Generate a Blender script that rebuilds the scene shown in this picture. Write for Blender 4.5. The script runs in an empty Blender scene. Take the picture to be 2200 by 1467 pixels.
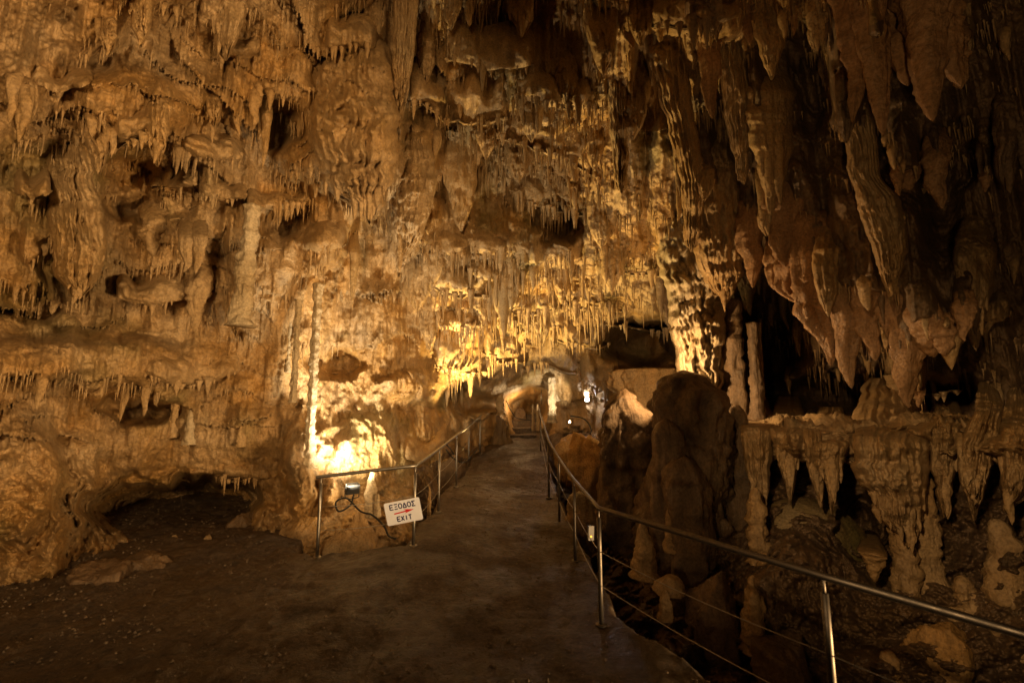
import bpy, math
import numpy as np
from mathutils import Vector

# ------------------------------------------------------------------ camera, world, exposure
W0, H0, F0 = 2200.0, 1467.0, 978.0            # photograph size and focal length in its pixels
PITCH = math.atan(134.5 / F0)
EYE = np.array([0.0, 0.0, 1.80])
CT, ST = math.cos(PITCH), math.sin(PITCH)

S = bpy.context.scene
COL = S.collection
cam = bpy.data.cameras.new('camera')
cam.sensor_width = 36.0
cam.lens = 36.0 * F0 / W0
cam.clip_start, cam.clip_end = 0.05, 200.0
cam.dof.use_dof = True
cam.dof.focus_distance = 7.5
cam.dof.aperture_fstop = 1.8
camo = bpy.data.objects.new('camera', cam)
camo.location = EYE
camo.rotation_euler = (math.pi / 2 + PITCH, 0, 0)
COL.objects.link(camo)
S.camera = camo

world = bpy.data.worlds.new('World')
S.world = world
world.use_nodes = True
world.node_tree.nodes['Background'].inputs[0].default_value = (0.9, 0.6, 0.3, 1)
world.node_tree.nodes['Background'].inputs[1].default_value = 0.004
S.view_settings.view_transform = 'Standard'
S.view_settings.look = 'None'
S.view_settings.exposure = 2.0
S.view_settings.gamma = 1.0
S.cycles.use_denoising = True
S.cycles.max_bounces = 6
S.cycles.diffuse_bounces = 4
S.cycles.sample_clamp_indirect = 1.0

def P(px, py, d):
    """world point seen at photograph pixel (px, py), d metres deep"""
    dx = (np.asarray(px, float) - W0 / 2) / F0
    dy = -(np.asarray(py, float) - H0 / 2) / F0
    d = np.asarray(d, float)
    return np.stack(np.broadcast_arrays(d * dx + EYE[0], d * (CT - dy * ST) + EYE[1],
                                        d * (ST + dy * CT) + EYE[2]), -1)

def lamp(name, loc, target, watts, col, angle=None, radius=0.05, blend=0.6):
    L = bpy.data.lights.new(name, 'SPOT' if angle else 'POINT')
    L.energy = watts
    L.color = col
    L.shadow_soft_size = radius
    if angle:
        L.spot_size = math.radians(angle)
        L.spot_blend = blend
    o = bpy.data.objects.new(name, L)
    o.location = loc
    if target is not None:
        o.rotation_euler = (Vector(target) - Vector(loc)).to_track_quat('-Z', 'Y').to_euler()
    COL.objects.link(o)
    return o

WARM = (1.0, 0.63, 0.28)
YEL = (1.0, 0.70, 0.25)
COOL = (0.85, 0.88, 1.0)
# unseen lamps without fittings: some inferred, some added as fill light
lamp('left_wall_fill', (5.5, 0.8, -0.30), (-4.2, 5.1, 2.7), 880, WARM, 58, 0.6, 0.9)  # added unseen spot for the left wall, low so the floor stays dark
lamp('ceiling_lamp', P(985, 985, 9.6), P(1120, 590, 9.8), 640, YEL, 90, 0.06, 0.8)
lamp('right_lamp', (-0.6, -1.2, 0.3), P(1950, 300, 5), 78, WARM, 42, 0.12, 0.9)
lamp('ledge_lamp', (-1.4, -1.0, 3.2), P(1970, 1040, 5), 250, (1.0, 0.64, 0.30), 32, 0.08, 0.8)
lamp('mound_fill', (-0.9, -0.6, 1.1), P(1440, 1010, 6), 40, WARM, 30, 0.08, 0.9)  # added fill from behind the camera, brightens the gully mounds
lamp('rear_fill', (-0.8, -2.2, 3.0), (-3.8, 5.2, 3.6), 340, WARM, 70, 0.5)  # added fill behind the camera, softens shadows on the left wall
lamp('chamber_fill', P(1112, 866, 13.7), None, 5, WARM, None, 0.06)  # added fill, lightens the inside of the far chamber

# ------------------------------------------------------------------ noise
_rng = np.random.default_rng(7)
_LAT = _rng.uniform(-1, 1, (64, 64, 64)).astype(np.float32)

def vn(x, y, z):
    x, y, z = (np.asarray(a, np.float32) for a in np.broadcast_arrays(x, y, z))
    xi, yi, zi = np.floor(x), np.floor(y), np.floor(z)
    fx, fy, fz = x - xi, y - yi, z - zi
    fx = fx * fx * (3 - 2 * fx); fy = fy * fy * (3 - 2 * fy); fz = fz * fz * (3 - 2 * fz)
    i0 = xi.astype(np.int32) & 63; j0 = yi.astype(np.int32) & 63; k0 = zi.astype(np.int32) & 63
    i1, j1, k1 = (i0 + 1) & 63, (j0 + 1) & 63, (k0 + 1) & 63
    a = _LAT[i0, j0, k0] * (1 - fx) + _LAT[i1, j0, k0] * fx
    b = _LAT[i0, j1, k0] * (1 - fx) + _LAT[i1, j1, k0] * fx
    c = _LAT[i0, j0, k1] * (1 - fx) + _LAT[i1, j0, k1] * fx
    e = _LAT[i0, j1, k1] * (1 - fx) + _LAT[i1, j1, k1] * fx
    return (a * (1 - fy) + b * fy) * (1 - fz) + (c * (1 - fy) + e * fy) * fz

def fbm(p, f, octv=4, gain=0.5, sx=1.0, sz=1.0, off=0.0):
    out = 0.0
    a = 1.0
    for o in range(octv):
        out = out + a * vn(p[..., 0] * f * sx + 13.7 * o + off, p[..., 1] * f * sx + 5.1 * o + off, p[..., 2] * f * sz + 9.3 * o)
        f *= 2.03
        a *= gain
    return out

def billow(p, f, octv=3, gain=0.5, sx=1.0, sz=1.0, off=0.0):
    out = 0.0
    a = 1.0
    for o in range(octv):
        n = vn(p[..., 0] * f * sx + 3.3 * o + off, p[..., 1] * f * sx + 17.9 * o + off, p[..., 2] * f * sz + 7.7 * o)
        out = out + a * (1.5 * np.sqrt(n * n + (0.0025 if o == 0 else 0.02)) - 0.45)
        f *= 2.1
        a *= gain
    return out

def sstep(a, b, x):
    t = np.clip((x - a) / (b - a), 0, 1)
    return t * t * (3 - 2 * t)

# ------------------------------------------------------------------ mesh helpers
class MB:
    def __init__(self):
        self.v, self.q, self.t, self.n = [], [], [], 0

    def add(self, verts, quads=None, tris=None):
        verts = np.asarray(verts, np.float32).reshape(-1, 3)
        if quads is not None and len(quads):
            self.q.append(np.asarray(quads, np.int64) + self.n)
        if tris is not None and len(tris):
            self.t.append(np.asarray(tris, np.int64) + self.n)
        self.v.append(verts)
        self.n += len(verts)

    def grid(self, pts, wrap=False):
        """pts (rows, cols, 3); wrap joins the last column to the first"""
        r, c, _ = pts.shape
        idx = np.arange(r * c).reshape(r, c)
        if wrap:
            idx = np.concatenate([idx, idx[:, :1]], 1)
        q = np.stack([idx[:-1, :-1], idx[:-1, 1:], idx[1:, 1:], idx[1:, :-1]], -1).reshape(-1, 4)
        self.add(pts.reshape(-1, 3), q)

    def tube(self, path, rad, segs=10, caps=True):
        path = np.asarray(path, float)
        rad = np.broadcast_to(np.asarray(rad, float), (len(path),))
        tang = np.gradient(path, axis=0)
        tang /= np.linalg.norm(tang, axis=1, keepdims=True) + 1e-9
        ref = np.array([0, 0, 1.0]) if abs(tang[0, 2]) < 0.9 else np.array([1.0, 0, 0])
        a = np.linspace(0, 2 * math.pi, segs, endpoint=False)
        rings = []
        for p, t, r in zip(path, tang, rad):
            u = np.cross(t, ref); u /= np.linalg.norm(u) + 1e-9
            w = np.cross(t, u)
            rings.append(p + r * (np.cos(a)[:, None] * u + np.sin(a)[:, None] * w))
        base = self.n
        self.grid(np.array(rings), wrap=True)
        if caps:
            for k, p in ((0, path[0]), (len(path) - 1, path[-1])):
                c = self.n
                self.add([p])
                i = np.arange(segs)
                f = np.stack([np.full(segs, c), base + k * segs + i, base + k * segs + (i + 1) % segs], -1)
                if k == 0:
                    f = f[:, ::-1]
                self.t.append(f)

    def box(self, c, half, ax=None):
        c = np.asarray(c, float)
        ax = np.eye(3) if ax is None else np.asarray(ax, float)
        s = np.array([[x, y, z] for z in (-1, 1) for y in (-1, 1) for x in (-1, 1)], float) * half
        self.add(c + s @ ax, [[0, 2, 3, 1], [4, 5, 7, 6], [0, 1, 5, 4], [2, 6, 7, 3], [0, 4, 6, 2], [1, 3, 7, 5]])

    def build(self, name, mat, parent=None, smooth=True):
        me = bpy.data.meshes.new(name)
        v = np.concatenate(self.v)
        faces = []
        nq = sum(len(x) for x in self.q)
        nt = sum(len(x) for x in self.t)
        q = np.concatenate(self.q) if nq else np.zeros((0, 4), np.int64)
        t = np.concatenate(self.t) if nt else np.zeros((0, 3), np.int64)
        loops = np.concatenate([q.ravel(), t.ravel()]).astype(np.int32)
        starts = np.concatenate([np.arange(nq) * 4, nq * 4 + np.arange(nt) * 3]).astype(np.int32)
        me.vertices.add(len(v)); me.vertices.foreach_set('co', v.ravel())
        me.loops.add(len(loops)); me.loops.foreach_set('vertex_index', loops)
        me.polygons.add(nq + nt)
        me.polygons.foreach_set('loop_start', starts)
        me.polygons.foreach_set('use_smooth', np.full(nq + nt, smooth))
        me.update(calc_edges=True)
        me.validate()
        me.materials.append(mat)
        o = bpy.data.objects.new(name, me)
        COL.objects.link(o)
        if parent is not None:
            o.parent = parent
        return o

def tag(o, label=None, cat=None, group=None, kind=None):
    for k, val in (('label', label), ('category', cat), ('group', group), ('kind', kind)):
        if val:
            o[k] = val
    return o

def empty(name, loc, label, cat, group=None):
    o = bpy.data.objects.new(name, None)
    o.empty_display_size = 0.1
    COL.objects.link(o)
    return tag(o, label, cat, group)          # stays at the origin: parts are built in world space

def curve_points(pts, n):
    """Catmull-Rom through pts"""
    pts = np.asarray(pts, float)
    p = np.concatenate([[2 * pts[0] - pts[1]], pts, [2 * pts[-1] - pts[-2]]])
    seg = len(pts) - 1
    u = np.linspace(0, seg - 1e-6, n)
    i = u.astype(int); f = (u - i)[:, None]
    a, b, c, d = p[i], p[i + 1], p[i + 2], p[i + 3]
    return 0.5 * (2 * b + (c - a) * f + (2 * a - 5 * b + 4 * c - d) * f ** 2 + (3 * b - a - 3 * c + d) * f ** 3)

# ------------------------------------------------------------------ materials
def nodes_of(name):
    m = bpy.data.materials.new(name)
    m.use_nodes = True
    nt = m.node_tree
    return m, nt, nt.nodes['Principled BSDF']

def N(nt, kind, **kw):
    n = nt.nodes.new(kind)
    for k, v in kw.items():
        setattr(n, k, v)
    return n

def noise(nt, vec, scale, detail=4.0, rough=0.55, dist=0.0):
    n = N(nt, 'ShaderNodeTexNoise')
    n.inputs['Scale'].default_value = scale
    n.inputs['Detail'].default_value = detail
    n.inputs['Roughness'].default_value = rough
    n.inputs['Distortion'].default_value = dist
    nt.links.new(vec, n.inputs['Vector'])
    return n.outputs['Fac']

def ramp(nt, fac, stops):
    r = N(nt, 'ShaderNodeValToRGB')
    els = r.color_ramp.elements
    while len(els) < len(stops):
        els.new(0.5)
    for e, (p, c) in zip(els, stops):
        e.position = p
        e.color = (c, c, c, 1) if isinstance(c, (int, float)) else (*c, 1)
    nt.links.new(fac, r.inputs[0])
    return r.outputs[0]

def mix(nt, fac, a, b, mode='MIX'):
    m = N(nt, 'ShaderNodeMix', data_type='RGBA', blend_type=mode)
    for sock, val in ((m.inputs[0], fac), (m.inputs[6], a), (m.inputs[7], b)):
        if isinstance(val, bpy.types.NodeSocket):
            nt.links.new(val, sock)
        elif isinstance(val, (int, float)):
            sock.default_value = val
        else:
            sock.default_value = (*val, 1)
    return m.outputs[2]

def rock_material(name, pale, ochre, dark, green=0.4, stain=0.5, streak=0.6, rough=(0.30, 0.68), bump=0.6, bed=False):
    m, nt, b = nodes_of(name)
    geo = N(nt, 'ShaderNodeNewGeometry')
    pos = geo.outputs['Position']
    mp = N(nt, 'ShaderNodeMapping')
    mp.inputs['Scale'].default_value = (1.0, 1.0, 8.0) if bed else (6.0, 1.6, 0.6)
    nt.links.new(pos, mp.inputs['Vector'])
    st = mp.outputs['Vector']
    c = mix(nt, ramp(nt, noise(nt, pos, 0.9, 5), [(0.38, 0.0), (0.62, 1.0)]), pale, ochre)
    c = mix(nt, ramp(nt, noise(nt, pos, 2.3, 6, 0.62, 0.4), [(0.47, 0.0), (0.68, stain)]), c, dark)
    c = mix(nt, ramp(nt, noise(nt, st, 1.6, 5, 0.6), [(0.42, 0.0), (0.7, streak)]), c, tuple(x * 0.5 for x in ochre))
    c = mix(nt, ramp(nt, noise(nt, pos, 0.75, 3), [(0.55, 0.0), (0.7, green)]), c, (0.17, 0.16, 0.045))
    fine = noise(nt, pos, 34.0, 6, 0.65)
    c = mix(nt, 0.6, c, ramp(nt, fine, [(0.32, 0.2), (0.6, 1.0)]), 'MULTIPLY')
    nt.links.new(c, b.inputs['Base Color'])
    nt.links.new(ramp(nt, noise(nt, pos, 3.0, 4), [(0.35, rough[0]), (0.65, rough[1])]), b.inputs['Roughness'])
    b.inputs['Specular IOR Level'].default_value = 0.35
    mid = noise(nt, pos, 9.0, 5, 0.6)
    sfine = noise(nt, st, 5.0, 4, 0.6)
    add = N(nt, 'ShaderNodeMath', operation='MULTIPLY_ADD')
    nt.links.new(mid, add.inputs[0]); add.inputs[1].default_value = 2.2
    nt.links.new(fine, add.inputs[2])
    add2 = N(nt, 'ShaderNodeMath', operation='MULTIPLY_ADD')
    nt.links.new(sfine, add2.inputs[0]); add2.inputs[1].default_value = 1.5
    nt.links.new(add.outputs[0], add2.inputs[2])
    bp = N(nt, 'ShaderNodeBump')
    bp.inputs['Strength'].default_value = bump
    bp.inputs['Distance'].default_value = 0.03
    nt.links.new(add2.outputs[0], bp.inputs['Height'])
    nt.links.new(bp.outputs['Normal'], b.inputs['Normal'])
    return m

ROCK = rock_material('cave_rock', (0.50, 0.35, 0.19), (0.47, 0.265, 0.085), (0.10, 0.07, 0.045))
FLOW = rock_material('flowstone', (0.52, 0.36, 0.19), (0.46, 0.28, 0.11), (0.17, 0.11, 0.06), green=0.1, stain=0.35, streak=0.5)
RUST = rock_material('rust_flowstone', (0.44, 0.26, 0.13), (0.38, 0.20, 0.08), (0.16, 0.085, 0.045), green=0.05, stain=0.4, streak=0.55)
PALE = rock_material('pale_calcite', (0.62, 0.50, 0.33), (0.50, 0.36, 0.19), (0.26, 0.17, 0.09), green=0.0, stain=0.3, streak=0.4)
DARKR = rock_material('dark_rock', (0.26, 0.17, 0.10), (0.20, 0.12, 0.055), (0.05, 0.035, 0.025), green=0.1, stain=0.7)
BED = rock_material('bedded_rock', (0.40, 0.29, 0.15), (0.30, 0.20, 0.08), (0.08, 0.06, 0.04), green=0.6, stain=0.6, bed=True)

def ground_material():
    m, nt, b = nodes_of('trodden_earth')
    geo = N(nt, 'ShaderNodeNewGeometry')
    pos = geo.outputs['Position']
    c = mix(nt, ramp(nt, noise(nt, pos, 0.8, 6), [(0.35, 0.0), (0.65, 1.0)]), (0.085, 0.055, 0.032), (0.125, 0.082, 0.047))
    c = mix(nt, ramp(nt, noise(nt, pos, 3.1, 7, 0.65, 0.5), [(0.5, 0.0), (0.66, 0.75)]), c, (0.045, 0.031, 0.021))
    vor = N(nt, 'ShaderNodeTexVoronoi')
    vor.inputs['Scale'].default_value = 42.0
    nt.links.new(pos, vor.inputs['Vector'])
    peb = ramp(nt, vor.outputs['Distance'], [(0.12, 1.0), (0.26, 0.0)])
    sel = ramp(nt, noise(nt, pos, 17.0, 2), [(0.58, 0.0), (0.66, 0.6)])
    mm = N(nt, 'ShaderNodeMath', operation='MULTIPLY')
    nt.links.new(peb, mm.inputs[0]); nt.links.new(sel, mm.inputs[1])
    c = mix(nt, mm.outputs[0], c, (0.36, 0.27, 0.18))
    fine = noise(nt, pos, 60.0, 6, 0.7)
    c = mix(nt, 0.85, c, ramp(nt, noise(nt, pos, 24.0, 8, 0.75), [(0.36, 0.25), (0.62, 1.25)]), 'MULTIPLY')
    nt.links.new(c, b.inputs['Base Color'])
    nt.links.new(ramp(nt, noise(nt, pos, 1.7, 5), [(0.40, 0.30), (0.6, 0.75)]), b.inputs['Roughness'])
    add = N(nt, 'ShaderNodeMath', operation='MULTIPLY_ADD')
    nt.links.new(noise(nt, pos, 14.0, 6, 0.65), add.inputs[0]); add.inputs[1].default_value = 2.0
    nt.links.new(fine, add.inputs[2])
    bp = N(nt, 'ShaderNodeBump')
    bp.inputs['Strength'].default_value = 0.75
    bp.inputs['Distance'].default_value = 0.025
    nt.links.new(add.outputs[0], bp.inputs['Height'])
    nt.links.new(bp.outputs['Normal'], b.inputs['Normal'])
    return m

GROUND = ground_material()

def plain(name, col, rough=0.5, metal=0.0, emit=0.0, wear=0.25):
    m, nt, b = nodes_of(name)
    geo = N(nt, 'ShaderNodeNewGeometry')
    n = noise(nt, geo.outputs['Position'], 18.0, 5, 0.6)
    c = mix(nt, ramp(nt, n, [(0.4, 0.0), (0.75, wear)]), col, tuple(x * 0.45 for x in col))
    nt.links.new(c, b.inputs['Base Color'])
    nt.links.new(ramp(nt, n, [(0.3, rough), (0.7, min(1, rough + 0.15))]), b.inputs['Roughness'])
    b.inputs['Metallic'].default_value = metal
    if emit:
        b.inputs['Emission Color'].default_value = (*col, 1)
        b.inputs['Emission Strength'].default_value = emit
    return m

GRIT = plain('grit', (0.20, 0.145, 0.095), 0.6, wear=0.9)
STEEL = plain('brushed_steel', (0.36, 0.33, 0.29), 0.38, 1.0, wear=0.6)
DULL = plain('dull_steel', (0.17, 0.145, 0.12), 0.42, 1.0, wear=0.6)
WIRE = plain('steel_wire', (0.45, 0.42, 0.38), 0.4, 1.0)
BLACK = plain('black_paint', (0.02, 0.02, 0.02), 0.45)
CABLE = plain('black_cable', (0.012, 0.011, 0.010), 0.5)
SIGNW = plain('sign_white', (0.78, 0.80, 0.92), 0.35, wear=0.12)
INK = plain('sign_navy', (0.02, 0.02, 0.11), 0.5, wear=0.0)
RED = plain('sign_red', (0.55, 0.012, 0.015), 0.5, wear=0.0)
BULB = plain('lit_lamp', (1.0, 0.80, 0.50), 0.4, 0.0, 25.0, 0.0)
BULBC = plain('lit_lamp_cool', (0.92, 0.93, 1.0), 0.4, 0.0, 12.0, 0.0)
HOUSING = plain('grey_housing', (0.22, 0.21, 0.20), 0.5)
AMBER = plain('amber_indicator', (1.0, 0.45, 0.06), 0.4, 0.0, 0.5, 0.0)

# ------------------------------------------------------------------ cave shell: base surface
CX = np.array([-600, -250, 0, 150, 300, 450, 600, 700, 800, 900, 1000, 1075, 1150, 1225, 1300, 1400, 1500, 1600, 1700, 1850, 2000, 2200, 2450, 2800], float)
RY = np.array([-450, -150, 0, 150, 300, 450, 600, 700, 800, 900, 1000, 1100, 1200, 1300, 1467, 1750], float)
TAB = np.array([
 [2.5,2.6,2.6,2.7,2.8,2.9,3.0,3.1,3.2,3.3,3.3,3.3,3.3,3.2,3.2,3.1,3.0,2.9,2.8,2.7,2.6,2.5,2.4,2.3],
 [2.8,3.1,3.3,3.5,3.7,3.9,4.1,4.3,4.5,4.6,4.7,4.8,4.8,4.7,4.6,4.5,4.3,4.1,4.0,3.8,3.6,3.3,3.0,2.6],
 [3.0,3.5,3.8,4.1,4.4,4.7,5.0,5.3,5.6,5.8,6.0,6.1,6.2,6.1,6.0,5.8,5.6,5.4,5.2,4.9,4.6,4.1,3.4,2.8],
 [3.1,3.7,4.1,4.5,4.8,5.2,5.6,6.0,6.4,6.6,6.8,7.0,7.1,7.1,7.0,6.9,6.7,6.5,6.3,5.9,5.4,4.6,3.6,2.9],
 [3.2,3.8,4.3,4.8,5.2,5.6,6.1,6.5,6.9,7.3,7.8,8.1,8.1,8.1,8.0,7.8,7.6,7.4,7.0,6.4,5.8,4.9,3.8,3.0],
 [3.2,3.9,4.5,5.0,5.4,5.8,6.4,6.9,7.3,8.0,8.7,9.2,9.3,9.3,9.0,8.6,8.2,8.0,7.6,6.8,6.0,5.1,3.9,3.0],
 [3.2,4.0,4.6,5.1,5.6,6.1,6.7,7.3,7.9,8.6,9.4,10,10.3,10.3,10,9.6,9.0,8.8,8.2,7.3,6.4,5.3,4.0,3.0],
 [3.2,4.0,4.6,5.2,5.7,6.2,6.9,7.5,8.2,9.1,9.9,10.6,11.0,11.0,11.0,10.6,9.8,9.3,8.8,7.9,6.7,5.4,4.0,3.0],
 [3.2,4.0,4.6,5.2,5.8,6.3,7.0,7.6,8.3,9.3,10.8,12,12.7,12.4,12.2,11.4,10.4,9.8,9.3,8.4,7.0,5.5,4.0,3.0],
 [3.2,4.0,4.6,5.2,5.9,6.5,7.1,7.4,8.0,9.2,11.6,13.4,15.5,13.2,12.0,11,10,9.6,9.2,8.6,7.2,5.6,4.0,3.0],
 [3.2,4.0,4.6,5.2,6.0,6.7,7.1,7.2,7.7,8.6,11,13,14,12,10.5,9.2,8.4,8,7.6,7,6.3,5.4,4.0,3.0],
 [3.2,4.0,4.5,5.0,6.0,6.7,6.7,6.7,6.9,7.4,10,11,11,9.5,8.5,7.6,7,6.8,6.6,6.3,5.8,5.1,3.9,3.0],
 [3.2,3.9,4.4,4.75,6.0,6.6,6.2,5.9,6.1,6.6,8,8.5,8.5,8,7,6.5,6.2,6.1,6.0,5.8,5.4,4.8,3.8,3.0],
 [3.2,3.8,4.3,4.6,5.8,6.2,6.0,5.9,6.1,6.6,7.5,7.5,7.2,6.6,6.0,5.7,5.5,5.4,5.3,5.1,4.9,4.4,3.6,3.0],
 [3.2,3.7,4.2,4.5,5.4,5.8,5.8,5.8,6.0,6.4,6.8,6.6,6.2,5.4,4.9,4.6,4.4,4.3,4.2,4.1,4.0,3.8,3.4,3.0],
 [3.2,3.6,4.0,4.3,4.8,5.2,5.4,5.6,5.8,6.0,6.0,5.6,5.0,4.4,3.9,3.7,3.5,3.4,3.4,3.3,3.3,3.2,3.1,3.0]])

STEP = 2.4
GX = np.arange(-560, 2760, STEP)
GY = np.arange(-420, 1700, STEP)

def _blur(a, s, axis):
    r = int(3 * s)
    k = np.exp(-0.5 * (np.arange(-r, r + 1) / s) ** 2)
    k /= k.sum()
    pad = [(0, 0), (0, 0)]
    pad[axis] = (r, r)
    b = np.pad(a, pad, mode='edge')
    n = b.shape[axis]
    kk = np.zeros(n); kk[:2 * r + 1] = k
    out = np.fft.irfft(np.fft.rfft(b, axis=axis) * np.fft.rfft(kk)[(None, slice(None)) if axis == 1 else (slice(None), None)], n, axis=axis)
    return out[:, 2 * r:] if axis == 1 else out[2 * r:, :]

_t = np.array([np.interp(GX, CX, row) for row in TAB])
_t = np.array([np.interp(GY, RY, _t[:, j]) for j in range(len(GX))]).T
BASE = _blur(_blur(_t, 34 / STEP, 0), 34 / STEP, 1)

# big hanging forms, whose roots the ceiling swells out to meet
LEDGE_SHEETS = [
 ([(925, 1590, 1662, 6.15), (1000, 1600, 1656, 6.1), (1060, 1614, 1650, 6.05), (1122, 1628, 1642, 6.0)], 'rust brown drapery at the left corner of the right ledge', 0.14, 0.14, 4),
 ([(925, 1722, 1764, 5.6), (1000, 1734, 1770, 5.5), (1050, 1748, 1773, 5.5), (1090, 1762, 1768, 5.5)], 'slim slanting drapery between two thicker ones under the right ledge', 0.10, 0.10, 3),
 ([(910, 1994, 2068, 4.95), (970, 1999, 2062, 4.85), (1030, 2006, 2050, 4.85), (1080, 2018, 2040, 4.85), (1112, 2027, 2032, 4.85)], 'knobbly brown drapery just right of the largest ledge drapery', 0.14, 0.18, 4),
 ([(950, 1742, 1826, 5.40), (990, 1748, 1818, 5.35), (1020, 1764, 1808, 5.3), (1050, 1776, 1800, 5.3), (1080, 1781, 1796, 5.3), (1104, 1786, 1789, 5.3)], 'pale pendant with a bulbous head under the right ledge', 0.16, 0.14, 4),
 ([(940, 1826, 2004, 5.05), (990, 1830, 2002, 4.95), (1035, 1842, 1998, 4.95), (1060, 1868, 1992, 4.95), (1100, 1884, 1986, 4.95), (1130, 1905, 1980, 4.95), (1150, 1930, 1972, 4.95)], 'largest flowstone drapery pouring over the right ledge', 0.18, 0.20, 8),
 ([(885, 2092, 2156, 4.7), (940, 2062, 2148, 4.6), (1000, 2056, 2132, 4.55), (1050, 2070, 2116, 4.55), (1090, 2083, 2106, 4.55), (1118, 2091, 2096, 4.55)], 'broad brown pendant drapery at the far right of the ledge', 0.2, 0.16, 5),
 ([(925, 1652, 1732, 5.9), (970, 1664, 1722, 5.8), (1010, 1676, 1714, 5.75), (1045, 1687, 1708, 5.75), (1083, 1696, 1700, 5.75)], 'smooth yellowish spike under the left end of the right ledge', 0.14, 0.12, 4),
 ([(925, 2146, 2260, 4.4), (985, 2146, 2250, 4.35), (1040, 2150, 2240, 4.35), (1090, 2153, 2180, 4.35)], 'knobbly drapery running off the right edge of the ledge', 0.16, 0.18, 6)]
HANG_R = [
 (1290, -60, 106, 1303, 46, 6.2, 0.8, 'dark cone at the left edge of the shadowed ceiling'),
 (1338, -60, 122, 1354, 56, 6.1, 0.8, 'dark twin cone in the shadowed ceiling, next to the leftmost one'),
 (1500, 20, 276, 1526, 66, 5.9, 0.8, 'long shadowed spike below the pale lump of the ceiling'),
 (1600, -40, 112, 1612, 44, 5.6, 0.8, 'shadowed spike right of the pale ceiling lump'),
 (1640, -40, 128, 1660, 50, 5.5, 0.8, 'shadowed double spike between the pale lump and the big cluster'),
 (1690, -30, 90, 1700, 40, 5.4, 0.8, 'stubby shadowed spike left of the big upper right cluster'),
 (1578, 262, 325, 1582, 30, 6.4, 1.0, 'small pale tipped spike left of the carrot shaped cone'),
 # px, y0, y1, tipx, w, d, flat, label
 (1815, -60, 286, 1812, 80, 4.3, 0.8, 'lumpy brown stalactite, leftmost of the big cluster at the upper right'),
 (1848, -40, 318, 1867, 74, 4.1, 0.8, 'long fingered stalactite with a sharp pale tip in the upper right cluster'),
 (1882, 60, 262, 1892, 36, 4.2, 1.0, 'short slim stalactite between the long fingers of the upper right cluster'),
 (1922, -60, 205, 1925, 90, 4.3, 0.7, 'broad brown drape behind the blunt stalactite of the upper right cluster'),
 (1958, -80, 288, 1968, 72, 3.9, 1.0, 'thick blunt stalactite, largest of the upper right cluster'),
 (2020, -40, 210, 2032, 48, 3.9, 1.0, 'cut off stump like stalactite right of the thick blunt one'),
 (2052, 90, 202, 2056, 26, 4.2, 1.0, 'tiny stalactite at the right of the stump like one'),
 (2009, 340, 456, 2008, 46, 5.0, 1.0, 'pointed cone hanging from the dim shelf on the right'),
 (1930, 372, 424, 1931, 22, 5.1, 1.0, 'small spike at the left of the dim right shelf'),
 (1955, 372, 412, 1952, 44, 5.1, 0.8, 'stubby wedge on the dim right shelf'),
 (2115, 380, 414, 2117, 18, 4.8, 1.0, 'lone small drip near the right edge'),
 (1690, 440, 578, 1684, 105, 6.2, 0.5, 'fan shaped fringe pendant right below the carrot shaped cone'),
 (1712, 540, 664, 1702, 90, 6.4, 0.7, 'brown cone over the black gap right of centre'),
 (1612, 500, 622, 1610, 60, 7.0, 0.7, 'brown cone at the left of the black gap'),
 (1660, 560, 626, 1660, 34, 6.6, 1.0, 'short drip between two brown cones over the black gap'),
 (1745, 560, 790, 1764, 90, 6.0, 0.7, 'long swelling brown pendant with a pale tip right of the black gap'),
 (1785, 590, 774, 1785, 80, 5.9, 0.7, 'blunt brown pendant beside the long swelling one'),
 (1822, 590, 836, 1822, 92, 5.7, 0.7, 'isolated sharp cone pointing at the dark slot above the ledge'),
 (1862, 600, 778, 1860, 76, 5.5, 0.7, 'ragged pendant with a small pale tip above the dark slot'),
 (1905, 620, 765, 1917, 74, 5.4, 0.7, 'ragged pendant right of the sharp cone'),
 (1935, 560, 736, 1948, 60, 5.3, 0.8, 'slanting finger above the right curtain'),
 (1945, 740, 876, 1945, 66, 5.2, 0.8, 'fluted spike with a thread tip over the right ledge'),
 (1978, 690, 768, 2000, 48, 5.0, 1.0, 'pale blunt knob at the left end of the toothed row'),
 (1975, 845, 876, 1974, 16, 5.4, 1.0, 'tiny yellow drip under the fluted spike'),
 (2020, 720, 764, 2035, 42, 4.8, 1.0, 'second pale knob of the toothed row'),
 (2070, 670, 734, 2072, 38, 4.7, 1.0, 'bright golden tooth in the right hand row'),
]
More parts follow.
